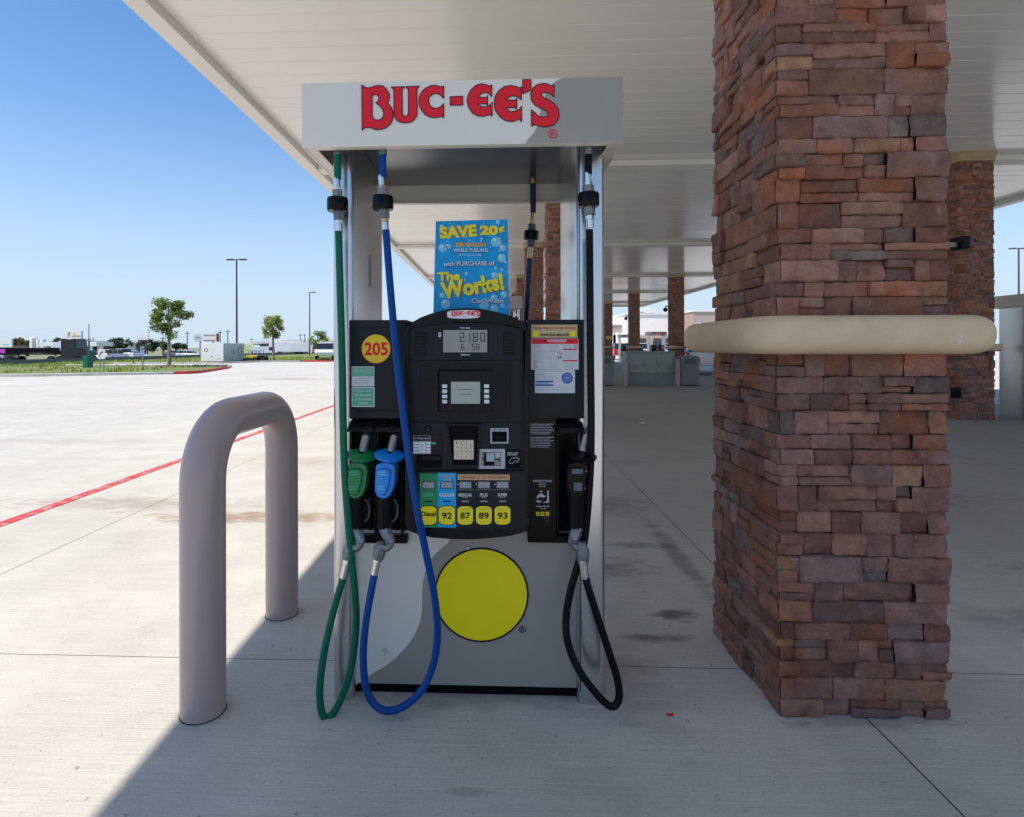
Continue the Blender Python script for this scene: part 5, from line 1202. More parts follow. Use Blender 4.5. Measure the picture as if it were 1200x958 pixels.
vlist = [('suv', 'car_white', 829, 28.5, 0, R(70), 'white SUV with red tail lights behind the right bin', 'suv'),
         ('suv', 'car_white', 752, 62, 0, R(75), 'white SUV parked left above the utility cabinet', 'suv'), ('car', 'car_white', 776, 66, 0, R(20), 'white car parked beyond the pump above the cabinet', 'car'),
         ('suv', 'car_red', 727, 60, 0, R(85), 'red car between the two farthest right columns', 'car'), ('car', 'car_red', 741, 50, 0, R(80), 'dark red car at the left edge of the cabinet column', 'car'), ('suv', 'car_blue', 787, 70, 0, R(15), 'blue car seen beside the distant pump', 'car'),
         ('suv', 'car_white', 133, 88, -.62, R(88), 'white SUV on the highway left of the dark tree', 'suv'), ('pickup', 'car_white', 143, 92, -.62, R(175), 'white pickup on the highway in front of the dark trees', 'pickup'),
         ('car', 'car_white', 156, 96, -.62, R(0), 'low white car on the highway under the white billboard', 'car'), ('car', 'car_white', 106, 84, -.62, R(0), 'white car on the highway behind the green box', 'car'),
         ('car', 'car_blue', 207, 110, -.62, R(0), 'dark blue car on the highway just right of the tree trunk', 'car'), ('car', 'car_white', 222, 104, -.62, R(0), 'white and dark car on the highway left of the container', 'car'),
         ('pickup', 'car_white', 381, 60, 0, R(-75), 'white pickup parked in the lot next to the green hose', 'pickup'), ('van', 'car_white', 310, 135, -.62, R(10), 'white van emerging from under the overpass', 'van'),
         ('suv', 'car_dark', 388, 105, 0, R(20), 'dark car far behind the small right tree', 'car'), ('suv', 'car_red', 384, 92, 0, R(60), 'red vehicle far behind the white pickup', 'car')]
for kd, col, px, d, z, rz, lb, cat in vlist:
    X, Y = at(px, d); vehicle({'suv': 'suv', 'car': 'car', 'pickup': 'pickup_truck', 'van': 'van'}[kd], lb, cat, kd, col, X, Y, z, rz)
# box trucks under the overpass
def boxtruck(px, d, ln, ht, lb, rz=0.0):
    X, Y = at(px, d); t = thing('box_truck', lb, 'truck', (0, 0, 0), 'white trucks under the overpass')
    b = MB(); b.box(-ln / 2, ln / 2, -1.2, 1.2, 0.9, ht, 'car_white'); b.build('cargo_box', t, bevel=0.04)
    b = MB(); b.prism([[(ln / 2 + 0.2, 0.5), (ln / 2 + 2.2, 0.5), (ln / 2 + 2.2, 1.5), (ln / 2 + 1.7, 2.4), (ln / 2 + 0.2, 2.5)]], -1.1, 1.1, 'car_white'); cb = b.build('cab', t, bevel=0.06)
    b = MB(); b.prism([[(ln / 2 + 0.9, 1.5), (ln / 2 + 2.14, 1.5), (ln / 2 + 1.72, 2.25), (ln / 2 + 0.9, 2.25)]], -1.12, 1.12, 'glass_dark'); b.build('window', cb)
    for wx in (-ln / 2 + 1, -ln / 2 + 2.2, ln / 2 + 1.2):
        for s_ in (-1, 1): b = MB(); b.tube([(wx, s_ * 0.85, .5), (wx, s_ * 1.15, .5)], 0.5, 'tyre', 16); b.build('wheel', t)
    t.location = (X, Y, -0.62); t.rotation_euler = (0, 0, rz)
boxtruck(336, 150, 8.5, 3.6, 'long white box truck under the overpass right of the middle tree', R(4)); boxtruck(352, 140, 4.5, 3.2, 'short white box truck under the overpass near the second lamp pole', R(8))
boxtruck(379, 160, 5.5, 3.4, 'white truck under the overpass behind the small right tree', R(2))

# semi truck with pink tarp
X, Y = at(45, 70)
t = thing('flatbed_truck', 'long black semi truck with a pink tarp on its tail, behind the barrier', 'truck', (0, 0, 0))
b = MB(); b.box(-4.6, 3.2, -1.25, 1.25, 1.15, 1.35, 'dark_plastic'); b.box(-4.0, 3.2, -1.2, 1.2, 1.35, 2.0, 'dark_plastic')
for k in range(9): b.box(-3.8 + k * 0.8, -3.7 + k * 0.8, -1.24, -1.2, 1.36, 2.02, 'black_plastic')
b.build('trailer', t, bevel=0.03)
b = MB(); vs = []; rg = random.Random(2)
for i in range(9):
    for j in range(5): vs.append((-4.7 + i * 0.22 + rg.uniform(-.04, .04), -1.25 + j * 0.6, 1.36 + 0.62 * math.sin(math.pi * min(1, (i + 1.5) / 7)) * (0.9 + rg.uniform(-.15, .15)) * (0.55 if j in (0, 4) else 1)))
b.add(vs, [(i * 5 + j, (i + 1) * 5 + j, (i + 1) * 5 + j + 1, i * 5 + j + 1) for i in range(8) for j in range(4)], 'tarp_pink'); b.box(-4.65, -3.0, -1.22, 1.22, 1.30, 1.85, 'tarp_pink'); b.build('tarp', t)
b = MB(); b.box(-4.8, -3.3, -1.2, 1.2, 0.7, 1.2, 'car_white'); b.build('tail_box', t, bevel=0.05)
b = MB(); b.prism([[(3.3, 0.7), (6.2, 0.7), (6.2, 1.6), (5.2, 1.8), (5.0, 3.1), (3.4, 3.1)]], -1.2, 1.2, 'car_dark'); cb = b.build('cab', t, bevel=0.08)
b = MB(); b.prism([[(3.35, 1.6), (3.34, 2.9), (2.2, 2.3), (2.1, 1.6)]], -1.1, 1.1, 'car_white'); b.build('fairing', cb)
b = MB(); b.prism([[(4.3, 1.9), (5.1, 1.9), (4.98, 2.7), (4.3, 2.7)]], -1.22, 1.22, 'glass_dark'); b.build('window', cb)
for wx in (-3.8, -2.7, 2.2, 3.2, 5.4):
    for s_ in (-1, 1): b = MB(); b.tube([(wx, s_ * 0.9, .5), (wx, s_ * 1.2, .5)], 0.5, 'tyre', 16); b.build('wheel', t)
t.location = (X, Y, -0.62); t.rotation_euler = (0, 0, R(6))

# ------------------------------------------------------------------ trees
def leaf_cloud(b, cen, rad, n_, size, mat, rg, clumps=26, zsq=1.0):
    cl = []
    for _ in range(clumps):
        a = rg.uniform(0, 6.28); u = rg.uniform(-1, 1); r = rg.uniform(0.45, 0.95) ; q = math.sqrt(1 - u * u)
        p = Vector((cen[0] + rad[0] * r * q * math.cos(a), cen[1] + rad[0] * r * q * math.sin(a), cen[2] + rad[1] * r * u))
        k = 1 - max(0, (p.z - cen[2]) / rad[1]) * 0.45       # narrower towards the top
        p.x = cen[0] + (p.x - cen[0]) * k; p.y = cen[1] + (p.y - cen[1]) * k
        cl.append((p, rg.uniform(0.20, 0.36) * rad[0], rg.uniform(0.7, 1.35)))
    for i in range(n_):
        p, cr, g = rg.choice(cl)
        o = Vector((rg.uniform(-1, 1) * rg.random() ** .5, rg.uniform(-1, 1) * rg.random() ** .5, rg.uniform(-.8, .8) * rg.random() ** .5)) * cr; c = p + o
        s_ = size * rg.uniform(0.6, 1.3); u = Vector((rg.uniform(-1, 1), rg.uniform(-1, 1), rg.uniform(-.7, .7))).normalized(); v_ = u.orthogonal().normalized(); v_ = (Matrix.Rotation(rg.uniform(0, 6.28), 3, u) @ v_) * 0.6
        b.add([c - u * s_ / 2, c + v_ * s_ / 2, c + u * s_ / 2, c - v_ * s_ / 2], [(0, 1, 2, 3)], mat); gg = g * rg.uniform(0.75, 1.25); b.tint += [(gg, gg, gg * 0.9)] * 4
    return cl
def tree(px, d, base_z, top_py, crown_py, wpx, mat, label, group, seed, n_=2600, leaf=0.13, trunk_r=0.09):
    rg = random.Random(seed); X, Y = at(px, d); s_ = d / F
    top = H + (HY - top_py) * s_; cb = H + (HY - crown_py) * s_; cr = wpx / 2 * s_; zc = (top + cb) / 2; hr = (top - cb) / 2
    t = thing('tree', label, 'tree', (X, Y, base_z), group)
    b = MB(); b.tint = []; cl = leaf_cloud(b, (X, Y, zc), (cr, hr), n_, leaf, mat, rg); b.build('crown', t, smooth=0)
    b = MB(); b.tube([(X, Y, base_z), (X + 0.02, Y, (base_z + cb) / 2), (X, Y, cb), (X - 0.03, Y, zc), (X, Y, zc + hr * 0.7)], [trunk_r * 1.25, trunk_r, trunk_r * 0.85, trunk_r * 0.5, 0.015], 'bark', 10, sub=3)
    for k, (p, r, g) in enumerate(cl[:14]):
        z0 = cb + (p.z - cb) * 0.35; b.tube([(X, Y, z0), ((X + p.x) / 2, (Y + p.y) / 2, (z0 + p.z) / 2 + 0.02), tuple(p)], [trunk_r * 0.4, trunk_r * 0.25, 0.01], 'bark', 6)
    b.build('trunk', t)
    return t
tree(198, 39.0, 0.05, 344, 397, 50, 'leaf_green', 'young oak tree with pale trunk on the grass island, tallest of the small trees', 'young trees in the lot', 1, 6500, 0.15, 0.11)
tree(320, 60.0, 0.05, 367, 398, 33, 'leaf_light', 'young tree standing between the two lamp poles', 'young trees in the lot', 2, 4500, 0.17, 0.12)
tree(373, 78.0, 0.05, 387, 407, 24, 'leaf_light', 'small pale tree behind the white pickup, right of the second lamp pole', 'young trees in the lot', 3, 1800, 0.2, 0.10)
b = MB(); vs = []; X, Y = at(198, 39); n_ = 24
for k in range(n_): a = 6.283 * k / n_; vs.append((X + 1.1 * math.cos(a), Y + 0.9 * math.sin(a), 0.11))
b.add(vs + [(X, Y, 0.2)], [(k, (k + 1) % n_, n_) for k in range(n_)], 'mulch'); tag(b.build('mulch_bed'), 'low ring of brown mulch round the young oak trunk', 'mulch', kind='stuff')
farlist = [(22, 190, 396, 407, 20, 'leaf_olive', 'brownish rounded tree right of the white sign at the far left'), (33, 200, 398, 408, 10, 'leaf_dark', 'small dark tree left of the white silos'), (68, 210, 395, 406, 18, 'leaf_dark', 'dark tree right of the white silos'), (106, 220, 399, 406, 14, 'leaf_dark', 'low dark tree right of the pylon sign'),
           (139, 170, 394, 411, 27, 'leaf_dark', 'large dark tree left of the small white billboard'), (173, 175, 396, 411, 30, 'leaf_dark', 'wide dark tree behind the white billboard'), (192, 230, 402, 410, 9, 'leaf_dark', 'tiny dark tree behind the oak trunk'), (206, 240, 402, 409, 9, 'leaf_dark', 'tiny dark tree right of the oak trunk'), (215, 240, 403, 409, 8, 'leaf_dark', 'tiny far tree left of the container'),
           (1183, 60, 396, 412, 14, 'leaf_light', 'small green tree at the right edge behind the dark column')]
for i, (px, d, tp, cp, wd, mt, lb) in enumerate(farlist): tree(px, d, -0.6 if px < 600 else 0.0, tp, cp, wd, mt, lb, 'trees in the far distance', 20 + i, 1300, 0.75 if d > 100 else 0.3, 0.2)
rg = random.Random(8)
for i in range(16):                                   # tree line far away at the horizon
    px = -60 + i * 27 + rg.uniform(-8, 8); d = rg.uniform(380, 520)
    if 230 < px < 420: continue
    tree(px, d, -0.6, 402 + rg.uniform(-1.5, 1), 407, rg.uniform(18, 30), 'leaf_dark', 'low dark tree in the hazy line on the left horizon', 'tree line on the left horizon', 100 + i, 500, 1.6, 0.3)
def bush(px, d, wd, lb, sd):
    X, Y = at(px, d); rg = random.Random(sd); r = wd / 2 * d / F; t = thing('bush', lb, 'bush', (X, Y, 0), 'green bushes by the lamp base')
    b = MB(); b.tint = []; leaf_cloud(b, (X, Y, r * 0.55), (r, r * 0.6), 1200, 0.14, 'leaf_light', rg, 14); b.build('foliage', t, smooth=0)
    b = MB(); [b.tube([(X, Y, 0), (X + rg.uniform(-r, r) * 0.6, Y + rg.uniform(-r, r) * 0.6, r * 0.7)], [0.02, 0.008], 'bark', 5) for _ in range(7)]; b.build('stem', t)
bush(268, 54, 13, 'rounded green bush between container and lamp base', 1); bush(287, 55, 6, 'small green bush right of the lamp base', 2)

# ------------------------------------------------------------------ lamp poles
def lamp(px, d, top_py, lb, rot, base):
    X, Y = at(px, d); z1 = H + (HY - top_py) * d / F; t = thing('lamp_pole', lb, 'lamp pole', (X, Y, 0), 'lamp poles round the lot')
    if base: b = MB(); b.tube([(X, Y, 0), (X, Y, 0.75), (X, Y, 0.78)], [0.33, 0.33, 0.28], 'kerb_concrete', 24); b.build('base', t, bevel=0.01)
    b = MB(); b.tube([(X, Y, 0.0 if not base else 0.78), (X, Y, z1)], [0.11, 0.075], 'pole_bronze', 8); b.build('pole', t)
    for s_ in rot:
        b = MB(); b.box(X + s_ * 0.08, X + s_ * 0.3, Y - 0.03, Y + 0.03, z1 - 0.12, z1 - 0.05, 'pole_bronze'); b.box(X + s_ * 0.28, X + s_ * 0.95, Y - 0.18, Y + 0.18, z1 - 0.14, z1 - 0.01, 'pole_bronze'); b.build('lamp_head', t, bevel=0.02)
lamp(277.5, 55, 303, 'tall bronze lamp pole on a white concrete base beside the container', (-1, 1), True); lamp(363, 88, 342, 'second bronze lamp pole, between middle tree and green hose', (1,), False); lamp(1194, 62, 292, 'double headed lamp pole at the right edge of the view', (-1, 1), False)

# ------------------------------------------------------------------ container, signs, boxes on the left
X, Y = at(248.5, 51); t = thing('container', 'white storage container with round emblem beside the lamp pole', 'container', (X, Y, 0))
w2 = 27 / F * 51 / 2; ang = 0
b = MB(); b.box(X - w2, X + w2, Y, Y + 4.2, 0.12, H + (HY - 401.5) / F * 51, 'white_paint'); b.box(X - w2 + .1, X + w2 - .1, Y + 0.1, Y + 4.1, 0, 0.12, 'dark_plastic')
for k in range(14): b.box(X + w2, X + w2 + 0.03, Y + 0.2 + k * 0.28, Y + 0.34 + k * 0.28, 0.25, 1.65, 'panel_side_grey')
b.build('box', t, bevel=0.01)
b = MB(); b.box(X + w2 + 0.03, X + w2 + 0.034, Y + 0.05, Y + 4.15, 0.2, 1.7, 'panel_side_grey'); b.build('side_panel', t)
def ringY(b, cx_, cz_, r, y, mat, inner=0.75): b.prism([[(cx_ + r * math.cos(-a * 6.283 / 24), cz_ + r * math.sin(-a * 6.283 / 24)) for a in range(24)], [(cx_ + r * inner * math.cos(a * 6.283 / 24), cz_ + r * inner * math.sin(a * 6.283 / 24)) for a in range(24)]], y, y, mat, False)
b = MB(); ringY(b, X - 0.55, 1.12, 0.17, Y - 0.006, 'box_green', 0.7); b.box(X - 0.1, X + 0.05, Y - 0.01, Y, 0.5, 0.62, 'ink_grey'); b.box(X + 0.55, X + 0.7, Y - 0.01, Y, 0.32, 0.42, 'poster_orange'); b.build('emblem', t)
b = MB(); vs = []
yy, zz = Y + 3.2, 1.0
for k in range(24): a = 6.283 * k / 24; vs += [(X + w2 + 0.04, yy + 0.42 * math.cos(a), zz + 0.45 * math.sin(a)), (X + w2 + 0.04, yy + 0.3 * math.cos(a), zz + 0.32 * math.sin(a))]
b.add(vs, [(2 * k, 2 * ((k + 1) % 24), 2 * ((k + 1) % 24) + 1, 2 * k + 1) for k in range(24)], 'dark_cast'); b.box(X + w2 + 0.034, X + w2 + 0.04, Y + 1.4, Y + 2.4, 1.0, 1.08, 'dark_cast'); b.box(X + w2 + 0.034, X + w2 + 0.04, Y + 1.4, Y + 2.4, 0.8, 0.88, 'dark_cast'); b.build('side_emblem', t, smooth=0)
def sign(name, lb, cat, px0, py0, px1, py1, d, mats, posts, post_mat='galvanised', base_z=0.0, extra=None, th=0.06, pr=0.04):
    xa, ya = at((px0 + px1) / 2, d); s_ = d / F; w_ = (px1 - px0) / 2 * s_; z1 = H + (HY - py0) * s_; z0 = H + (HY - py1) * s_
    t = thing(name, lb, cat, (xa, ya, base_z))
    b = MB(); b.box(xa - w_, xa + w_, ya, ya + th, z0, z1, mats); b.build('panel', t, bevel=0.005)
    b = MB()
    for f_ in posts: xx = xa + f_ * w_; b.box(xx - pr, xx + pr, ya + th, ya + th + 2 * pr, base_z, z1 - 0.02 if len(posts) > 1 else z0 + (z1 - z0) * 0.5, post_mat)
    b.build('post', t)
    if extra: b = MB(); extra(b, xa, ya, z0, z1, w_); b.build('marking', t, smooth=0)
    return t
def arrow(b, x, y, z0, z1, w_):
    h = z1 - z0; pts = [(x - 0.45 * w_, z0 + 0.2 * h), (x - 0.45 * w_, z0 + 0.45 * h), (x - 0.3 * w_, z0 + 0.62 * h), (x + 0.1 * w_, z0 + 0.72 * h)]
    b.ribbon(pts, 0.05, y - 0.008, 'ink_black', False); b.prism([[(x + 0.05 * w_, z0 + 0.6 * h), (x + 0.5 * w_, z0 + 0.74 * h), (x + 0.05 * w_, z0 + 0.88 * h)]], y - 0.008, y, 'ink_black', False)
    b.box(x - 0.9 * w_, x - 0.8 * w_, y - 0.008, y, z0 + 0.78 * h, z0 + 0.82 * h, 'ink_red')
sign('arrow_sign', 'white sign with curved black arrow on two posts right of the green box', 'sign', 114.5, 409, 123.3, 420, 36, 'white_paint', (-0.55, 0.45), extra=arrow, th=0.02, pr=0.03)
def bluesign(b, x, y, z0, z1, w_):
    h = z1 - z0; b.box(x - 0.6 * w_, x + 0.6 * w_, y - 0.008, y, z0 + 0.65 * h, z0 + 0.85 * h, 'ink_red'); b.box(x - 0.7 * w_, x + 0.7 * w_, y - 0.008, y, z0 + 0.45 * h, z0 + 0.5 * h, 'ink_white'); b.box(x - 0.7 * w_, x + 0.7 * w_, y - 0.008, y, z0 + 0.2 * h, z0 + 0.25 * h, 'ink_white')
M('sign_blue', (0.20, 0.32, 0.66), 0.5)
sign('road_sign', 'small blue sign with red band on a thin post left of the oak', 'sign', 164.3, 405.5, 169, 416, 38, 'sign_blue', (0.0,), extra=bluesign, th=0.02, pr=0.03)
def vlogo(b, x, y, z0, z1, w_):
    h = z1 - z0
    b.prism([[(x - 0.85 * w_, z0 + 0.85 * h), (x - 0.65 * w_, z0 + 0.15 * h), (x - 0.6 * w_, z0 + 0.4 * h), (x - 0.72 * w_, z0 + 0.85 * h)]], y - 0.03, y, 'amber_yellow', False)
    b.prism([[(x - 0.62 * w_, z0 + 0.15 * h), (x - 0.42 * w_, z0 + 0.85 * h), (x - 0.55 * w_, z0 + 0.85 * h), (x - 0.66 * w_, z0 + 0.4 * h)]], y - 0.03, y, 'box_green', False)
    b.box(x - 0.1 * w_, x + 0.2 * w_, y - 0.03, y, z0 + 0.6 * h, z0 + 0.8 * h, 'amber_yellow'); b.box(x - 0.25 * w_, x + 0.8 * w_, y - 0.03, y, z0 + 0.25 * h, z0 + 0.45 * h, 'sticker_tan')
    b.box(x + 0.93 * w_, x + 1.0 * w_, y - 0.04, y, z0, z1, 'ink_blue')
sign('pylon_sign', 'white pylon sign with yellow and green V mark above the gas canopy', 'sign', 76.5, 387, 96.5, 396.5, 150, 'white_paint', (-0.3, 0.3), base_z=-0.6, extra=vlogo, th=0.4, pr=0.15)
sign('price_sign', 'small white and blue sign right under the pylon sign', 'sign', 82, 398, 92, 402.5, 149, 'white_paint', (0.0,), base_z=-0.6, extra=lambda b, x, y, z0, z1, w_: (b.box(x - 0.5 * w_, x + 0.3 * w_, y - 0.02, y, z0 + 0.1, z1 - 0.2, 'sign_blue'), b.box(x + 0.7 * w_, x + 0.95 * w_, y - 0.02, y, z0, z1, 'ink_blue')), th=0.3, pr=0.12)
sign('billboard', 'blank white billboard on one dark pole in front of the trees', 'billboard', 163, 391, 174, 397.7, 120, 'white_paint', (0.1,), post_mat='pole_bronze', base_z=-0.6, th=0.3, pr=0.14)
sign('billboard', 'white sign with grey marks cut by the left edge', 'billboard', -6, 396.5, 14, 406, 110, 'white_paint', (0.0,), post_mat='box_green', base_z=-0.6, th=0.3, pr=0.14, extra=lambda b, x, y, z0, z1, w_: b.box(x - 0.1 * w_, x + 0.7 * w_, y - 0.02, y, z0 + 0.4, z0 + 0.6, 'bubble_blue'))
def bb2(b, x, y, z0, z1, w_):
    h = z1 - z0; b.prism([[(x - 0.6 * w_ + 0.33 * w_ * math.cos(-a * 0.2618), z0 + h / 2 + 0.46 * h * math.sin(-a * 0.2618)) for a in range(24)]], y - 0.02, y, 'sticker_white', False)
    b.ptext if 0 else None
    b.box(x - 0.8 * w_, x - 0.4 * w_, y - 0.04, y - 0.02, z0 + 0.45 * h, z0 + 0.6 * h, 'ink_grey'); b.box(x - 0.15 * w_, x + 0.7 * w_, y - 0.03, y, z0 + 0.1 * h, z0 + 0.25 * h, 'ink_grey'); b.box(x - 0.15 * w_, x + 0.7 * w_, y - 0.03, y, z0 + 0.72 * h, z0 + 0.86 * h, 'ink_grey')
    b.box(x + 0.78 * w_, x + 0.88 * w_, y - 0.03, y, z0, z1, 'poster_orange'); b.box(x + 0.88 * w_, x + 1.0 * w_, y - 0.03, y, z0, z1, 'ink_black')
sign('billboard', 'wide white billboard with round mark seen above the container', 'billboard', 225.5, 390.5, 256.5, 400, 95, 'white_paint', (-0.5, 0.5), base_z=-0.6, extra=bb2, th=0.3, pr=0.12)
sign('billboard', 'small blue edged billboard on the overpass skyline above the small tree', 'billboard', 377, 388, 382.5, 392, 190, 'sign_blue', (0.0,), base_z=-0.6, th=0.3, pr=0.15)
# green utility box with green post
X, Y = at(103, 38); t = thing('electrical_box', 'dark green electrical box with tall green post on the grass', 'utility box', (X, Y, 0))
b = MB(); b.box(X - 0.18, X + 0.18, Y - 0.25, Y + 0.25, 0.02, 0.80, 'box_green'); b.box(X - 0.15, X + 0.12, Y - 0.262, Y - 0.25, 0.1, 0.78, 'box_green'); b.build('body', t, bevel=0.012)
b = MB(); b.box(X - 0.20, X + 0.20, Y - 0.27, Y + 0.27, 0.80, 0.83, 'box_green'); b.build('lid', t, bevel=0.008)
b = MB(); b.tube([(X - 0.15, Y + 0.3, 0), (X - 0.15, Y + 0.3, 1.8)], 0.055, 'box_green', 10); b.tube([(X - 0.15, Y + 0.3, 1.8), (X - 0.15, Y + 0.3, 2.95)], 0.03, 'galvanised', 8); b.box(X - 0.2, X - 0.1, Y + 0.22, Y + 0.38, 1.75, 2.0, 'galvanised'); b.build('post', t)
# silos
for i, (px, tp, wd) in enumerate(((39.5, 394.5, 7.6), (45.3, 397, 5.0), (50.8, 397, 5.2))):
    X, Y = at(px, 160); z1 = H + (HY - tp) * 160 / F; r = wd / 2 * 160 / F
    t = thing('silo', ('widest and tallest white silo, leftmost of the three', 'white silo in the middle of the three', 'white silo at the right of the three')[i], 'silo', (X, Y, -0.6), 'white silos behind the truck')
    b = MB(); b.tube([(X, Y, -0.6), (X, Y, z1 - 0.3), (X, Y, z1)], [r, r, r * 0.75], 'white_paint', 24); b.build('tank', t)
    b = MB(); b.box(X + r * 0.4, X + r * 0.55, Y - r * 1.02, Y - r * 0.9, 0, z1 - 0.2, 'panel_side_grey'); b.build('ladder', t)
# gas canopy across the highway
X, Y = at(90, 140); t = thing('gas_canopy', 'flat white gas station canopy across the highway', 'canopy', (X, Y, -0.6))
b = MB(); b.box(X - 7.2, X + 7.2, Y - 3, Y + 3, 1.75, 2.75, 'white_paint'); b.build('roof', t, bevel=0.03)
for k in (-5.5, -2, 2, 5.5): b = MB(); b.box(X + k - 0.2, X + k + 0.2, Y - 0.2, Y + 0.2, -0.6, 1.75, 'car_red' if k < 0 else 'white_paint'); b.build('column', t)
X, Y = at(100, 185); t = thing('shop_building', 'low white shop building behind the gas canopy', 'building', (X, Y, -0.6))
b = MB(); b.box(X - 3, X + 15, Y, Y + 8, -0.6, 2.6, 'store_white'); b.build('wall', t)
b = MB(); b.prism([[(X - 3.4, 2.6), (X + 15.4, 2.6), (X + 13, 3.6), (X - 1, 3.6)]], Y - 0.5, Y + 8.5, 'panel_side_grey'); b.build('roof', t)
for k in range(4): b = MB(); b.box(X + k * 3.5 - 1, X + k * 3.5 + 1, Y - 0.05, Y, 0.2, 1.8, 'glass_dark'); b.build('window', t)
X, Y = at(8, 170); t = thing('brick_building', 'low reddish brick building at the far left', 'building', (X, Y, -0.6))
b = MB(); b.box(X - 14, X + 6, Y, Y + 8, -0.6, 1.9, 'store_brick'); b.build('wall', t)
b = MB(); b.box(X - 14.3, X + 6.3, Y - 0.3, Y + 8.3, 1.9, 2.3, 'awning_dark'); b.build('roof', t)
X, Y = at(24.5, 130); t = thing('dark_trailer', 'dark box trailer parked left of the silos', 'trailer', (X, Y, -0.6))
b = MB(); b.box(X - 1.6, X + 2.2, Y, Y + 2.4, 0.3, 1.35, 'car_dark'); b.build('box', t, bevel=0.04)
for s_ in (-0.9, 1.4): b = MB(); b.tube([(X + s_, Y - 0.05, -0.1), (X + s_, Y + 0.25, -0.1)], 0.5, 'tyre', 14); b.build('wheel', t)
# small machines near the middle tree
for px, lb, cc in ((297, 'black and yellow utility buggy parked left of the middle tree', 'machine_yellow'), (305, 'dark utility buggy parked beside the middle tree trunk', 'car_dark')):
    X, Y = at(px, 57); t = thing('utility_buggy', lb, 'buggy', (X, Y, 0), 'buggies by the middle tree')
    b = MB(); b.prism([[(X - 0.55, 0.3), (X + 0.55, 0.3), (X + 0.6, 0.55), (X + 0.15, 0.62), (X - 0.5, 0.6)]], Y - 0.5, Y + 0.5, cc); b.build('body', t, bevel=0.03)
    b = MB()
    for dx in (-0.35, 0.1):
        for dy in (-0.45, 0.45): b.tube([(X + dx, Y + dy, 0.55), (X + dx + 0.02, Y + dy, 1.0)], 0.025, 'dark_plastic', 6)
    b.box(X - 0.42, X + 0.2, Y - 0.5, Y + 0.5, 1.0, 1.04, 'dark_plastic'); b.build('roll_cage', t)
    for dx in (-0.4, 0.42):
        for dy in (-0.5, 0.5): b = MB(); b.tube([(X + dx, Y + dy - 0.08, 0.2), (X + dx, Y + dy + 0.08, 0.2)], 0.2, 'tyre', 12); b.build('wheel', t)
# overpass
t = thing('overpass', 'pale concrete highway overpass on the horizon beyond the lot', 'bridge', (-60, 190, -0.6))
d = 180; P = [(290, 400.5), (310, 399.0), (340, 397.8), (400, 396.5), (470, 396.5)]
b = MB(); vs = []
for px, py in P:
    X, Y = at(px, d); z = H + (HY - py) * d / F
    vs += [(X, Y, z), (X, Y, z - 0.9), (X, Y + 10, z - 0.9), (X, Y + 10, z)]
fs = []
for i in range(len(P) - 1):
    for k in range(4): a = 4 * i + k; c = 4 * i + (k + 1) % 4; fs.append((a, a + 4, c + 4, c)[::-1])
b.add(vs, fs, 'fascia_white'); b.build('parapet', t, smooth=0)
b = MB(); X0, Y0 = at(303, d); X1, _ = at(470, d); b.box(X0, X1, Y0 + 0.8, Y0 + 9.2, 1.35 + 0.1, 1.35 + 1.5, 'plinth_concrete'); b.build('girder', t)
for px in (357, 395): X, Y = at(px, d); b = MB(); b.box(X - 0.9, X + 0.9, Y + 1, Y + 9, -0.6, 1.45, 'fascia_white'); b.build('pier', t)
b = MB(); Xa, Ya = at(294, d); Xb, _ = at(303, d); Xc, _ = at(309, d); b.prism([[(Xa, -0.6), (Xc, -0.6), (Xc, 2.2), (Xb + 2, 2.4)]], Ya + 0.5, Ya + 9.5, 'plinth_concrete'); b.build('abutment', t)
b = MB(); vs = []; n1, n2 = 14, 6
for j in range(n2 + 1):
    for i in range(n1 + 1):
        px = 150 + (297 - 150) * i / n1; dd = 150 + 40 * j / n2; X, Y = at(px, dd); f_ = (i / n1) ** 2.2
        vs.append((X, Y, -0.72 + f_ * 3.6 * math.sin(math.pi * min(1, (j + 0.01) / n2) * 0.5) + 0.15 * noise.noise(Vector((X * .2, Y * .2, 0)))))
b.add(vs, [(j * (n1 + 1) + i, j * (n1 + 1) + i + 1, (j + 1) * (n1 + 1) + i + 1, (j + 1) * (n1 + 1) + i) for j in range(n2) for i in range(n1)], 'hill_grass'); tag(b.build('embankment'), kind='structure')
# utility poles and wires
pol = []
for px, tp, d in ((191, 394, 120), (219.5, 388, 130), (258, 387, 120), (267, 386, 120), (109, 395, 180), (352, 391, 170), (357, 391, 170), (295, 396, 200), (-60, 380, 120)):
    X, Y = at(px, d); z1 = H + (HY - tp) * d / F; pol.append((X, Y, z1))
    t = thing('utility_pole', {191: 'thin utility pole just left of the oak trunk', 219.5: 'thin utility pole left of the billboard above the container', 258: 'thin utility pole right of the wide billboard', 267: 'thin utility pole close to the left of the lamp pole', 109: 'tiny utility pole between pylon sign and arrow sign', 352: 'left one of two thin poles above the overpass', 357: 'right one of two thin poles above the overpass', 295: 'tiny utility pole left of the middle tree', -60: 'utility pole beyond the left edge'}[px], 'utility pole', (X, Y, -0.6), 'utility poles along the highway')
    b = MB(); b.tube([(X, Y, -0.6), (X, Y, z1)], [0.13, 0.09], 'pole_bronze', 8); b.build('pole', t)
    b = MB(); b.box(X - 0.6, X + 0.6, Y - 0.05, Y + 0.05, z1 - 0.5, z1 - 0.38, 'pole_bronze'); b.build('crossarm', t)
def wire(a, c, sag): return [tuple(Vector(a).lerp(Vector(c), k / 12) - Vector((0, 0, sag * 4 * (k / 12) * (1 - k / 12)))) for k in range(13)]
b = MB()
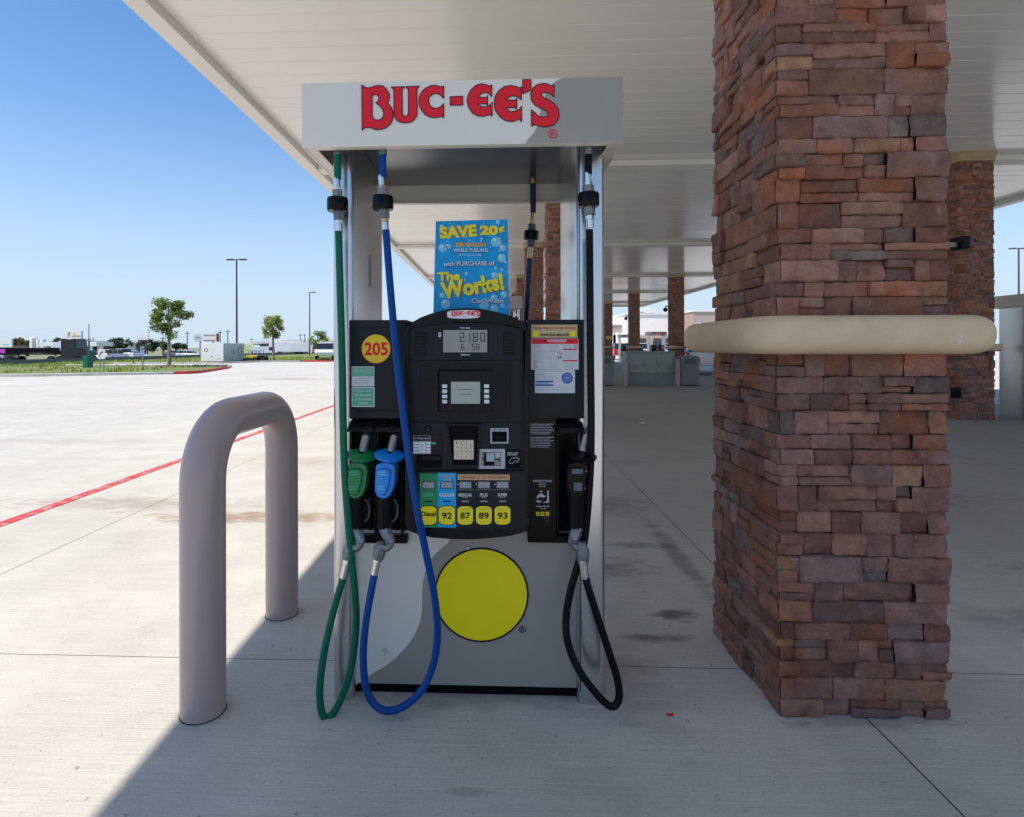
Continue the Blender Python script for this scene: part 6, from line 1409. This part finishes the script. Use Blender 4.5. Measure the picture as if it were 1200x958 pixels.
for off in (0, 1.3): b.tube(wire((pol[8][0], pol[8][1], pol[8][2] - 0.3 - off), (pol[0][0], pol[0][1], pol[0][2] - 0.3 - off * 0.3), 0.7), 0.014, 'galvanised', 4); b.tube(wire((pol[0][0], pol[0][1], pol[0][2] - 0.3 - off * 0.3), (pol[2][0], pol[2][1], pol[2][2] - 0.3 - off * 0.3), 0.3), 0.014, 'galvanised', 4)
lab('power_line', b, 'pair of thin sagging power lines crossing the sky at the far left', 'power line')

# ------------------------------------------------------------------ shops on the right
def store(px0, px1, d, tp, mat, lb, peak=None, shop=True):
    x0, Y = at(px0, d); x1, _ = at(px1, d); z1 = H + (HY - tp) * d / F
    t = thing('shop_building', lb, 'building', ((x0 + x1) / 2, Y, 0), 'shops beyond the fuel station')
    b = MB(); b.box(x0, x1, Y, Y + 25, 0, z1, mat); b.build('wall', t)
    b = MB(); b.box(x0 - 0.2, x1 + 0.2, Y - 0.25, Y + 25, z1, z1 + 0.35, 'store_white' if mat == 'store_brick' else 'fascia_white')
    if peak: xa, _ = at(peak[0], d); xb, _ = at(peak[1], d); zz = H + (HY - peak[2]) * d / F; b.prism([[(xa, z1 + 0.35), (xb, z1 + 0.35), (xb, zz - 1.2), ((xa + xb) / 2 + 2.0, zz - 0.8), ((xa + xb) / 2, zz), ((xa + xb) / 2 - 2.0, zz - 0.8), (xa, zz - 1.2)]], Y - 0.3, Y + 2, 'store_white')
    b.build('parapet', t)
    if shop:
        b = MB(); b.box(x0 + 0.5, x1 - 0.5, Y - 0.9, Y - 0.01, 2.6, 4.0, 'store_tan'); b.build('band', t)
        n_ = max(2, int((x1 - x0) / 5))
        for k in range(n_): xx = x0 + (k + 0.5) * (x1 - x0) / n_; b = MB(); b.box(xx - 1.5, xx + 1.5, Y - 0.06, Y - 0.01, 0.3, 2.5, 'glass_dark'); w_ = b.build('window', t); b = MB(); b.box(xx - 1.7, xx + 1.7, Y - 1.3, Y - 0.92, 2.2, 3.2, 'awning_dark'); b.build('awning', w_)
    else:
        for f_ in (0.2, 0.5, 0.8): xx = x0 + (x1 - x0) * f_; b = MB(); P_ = [(xx - 0.9, 1.0), (xx + 0.9, 1.0), (xx + 0.9, z1 * 0.62), (xx + 0.5, z1 * 0.70), (xx, z1 * 0.74), (xx - 0.5, z1 * 0.70), (xx - 0.9, z1 * 0.62)]; b.prism([P_], Y - 0.06, Y - 0.01, 'store_white'); b.build('blind_arch', t)
store(713, 733, 132, 381.5, 'store_brick', 'brick shop building at the left end beyond the canopy', shop=False)
store(733.3, 812, 128, 369.5, 'store_white', 'large white shop building with stepped peak beyond the canopy', (755, 765, 361))
store(812.3, 850, 120, 366, 'store_brick', 'reddish brick shop building with pale arches right of the white shop', shop=False)
store(850.3, 1000, 126, 372, 'store_white', 'white shop building hidden behind the big column')
store(690, 712.7, 140, 385, 'store_white', 'low white shop building at the far left end behind the pump')
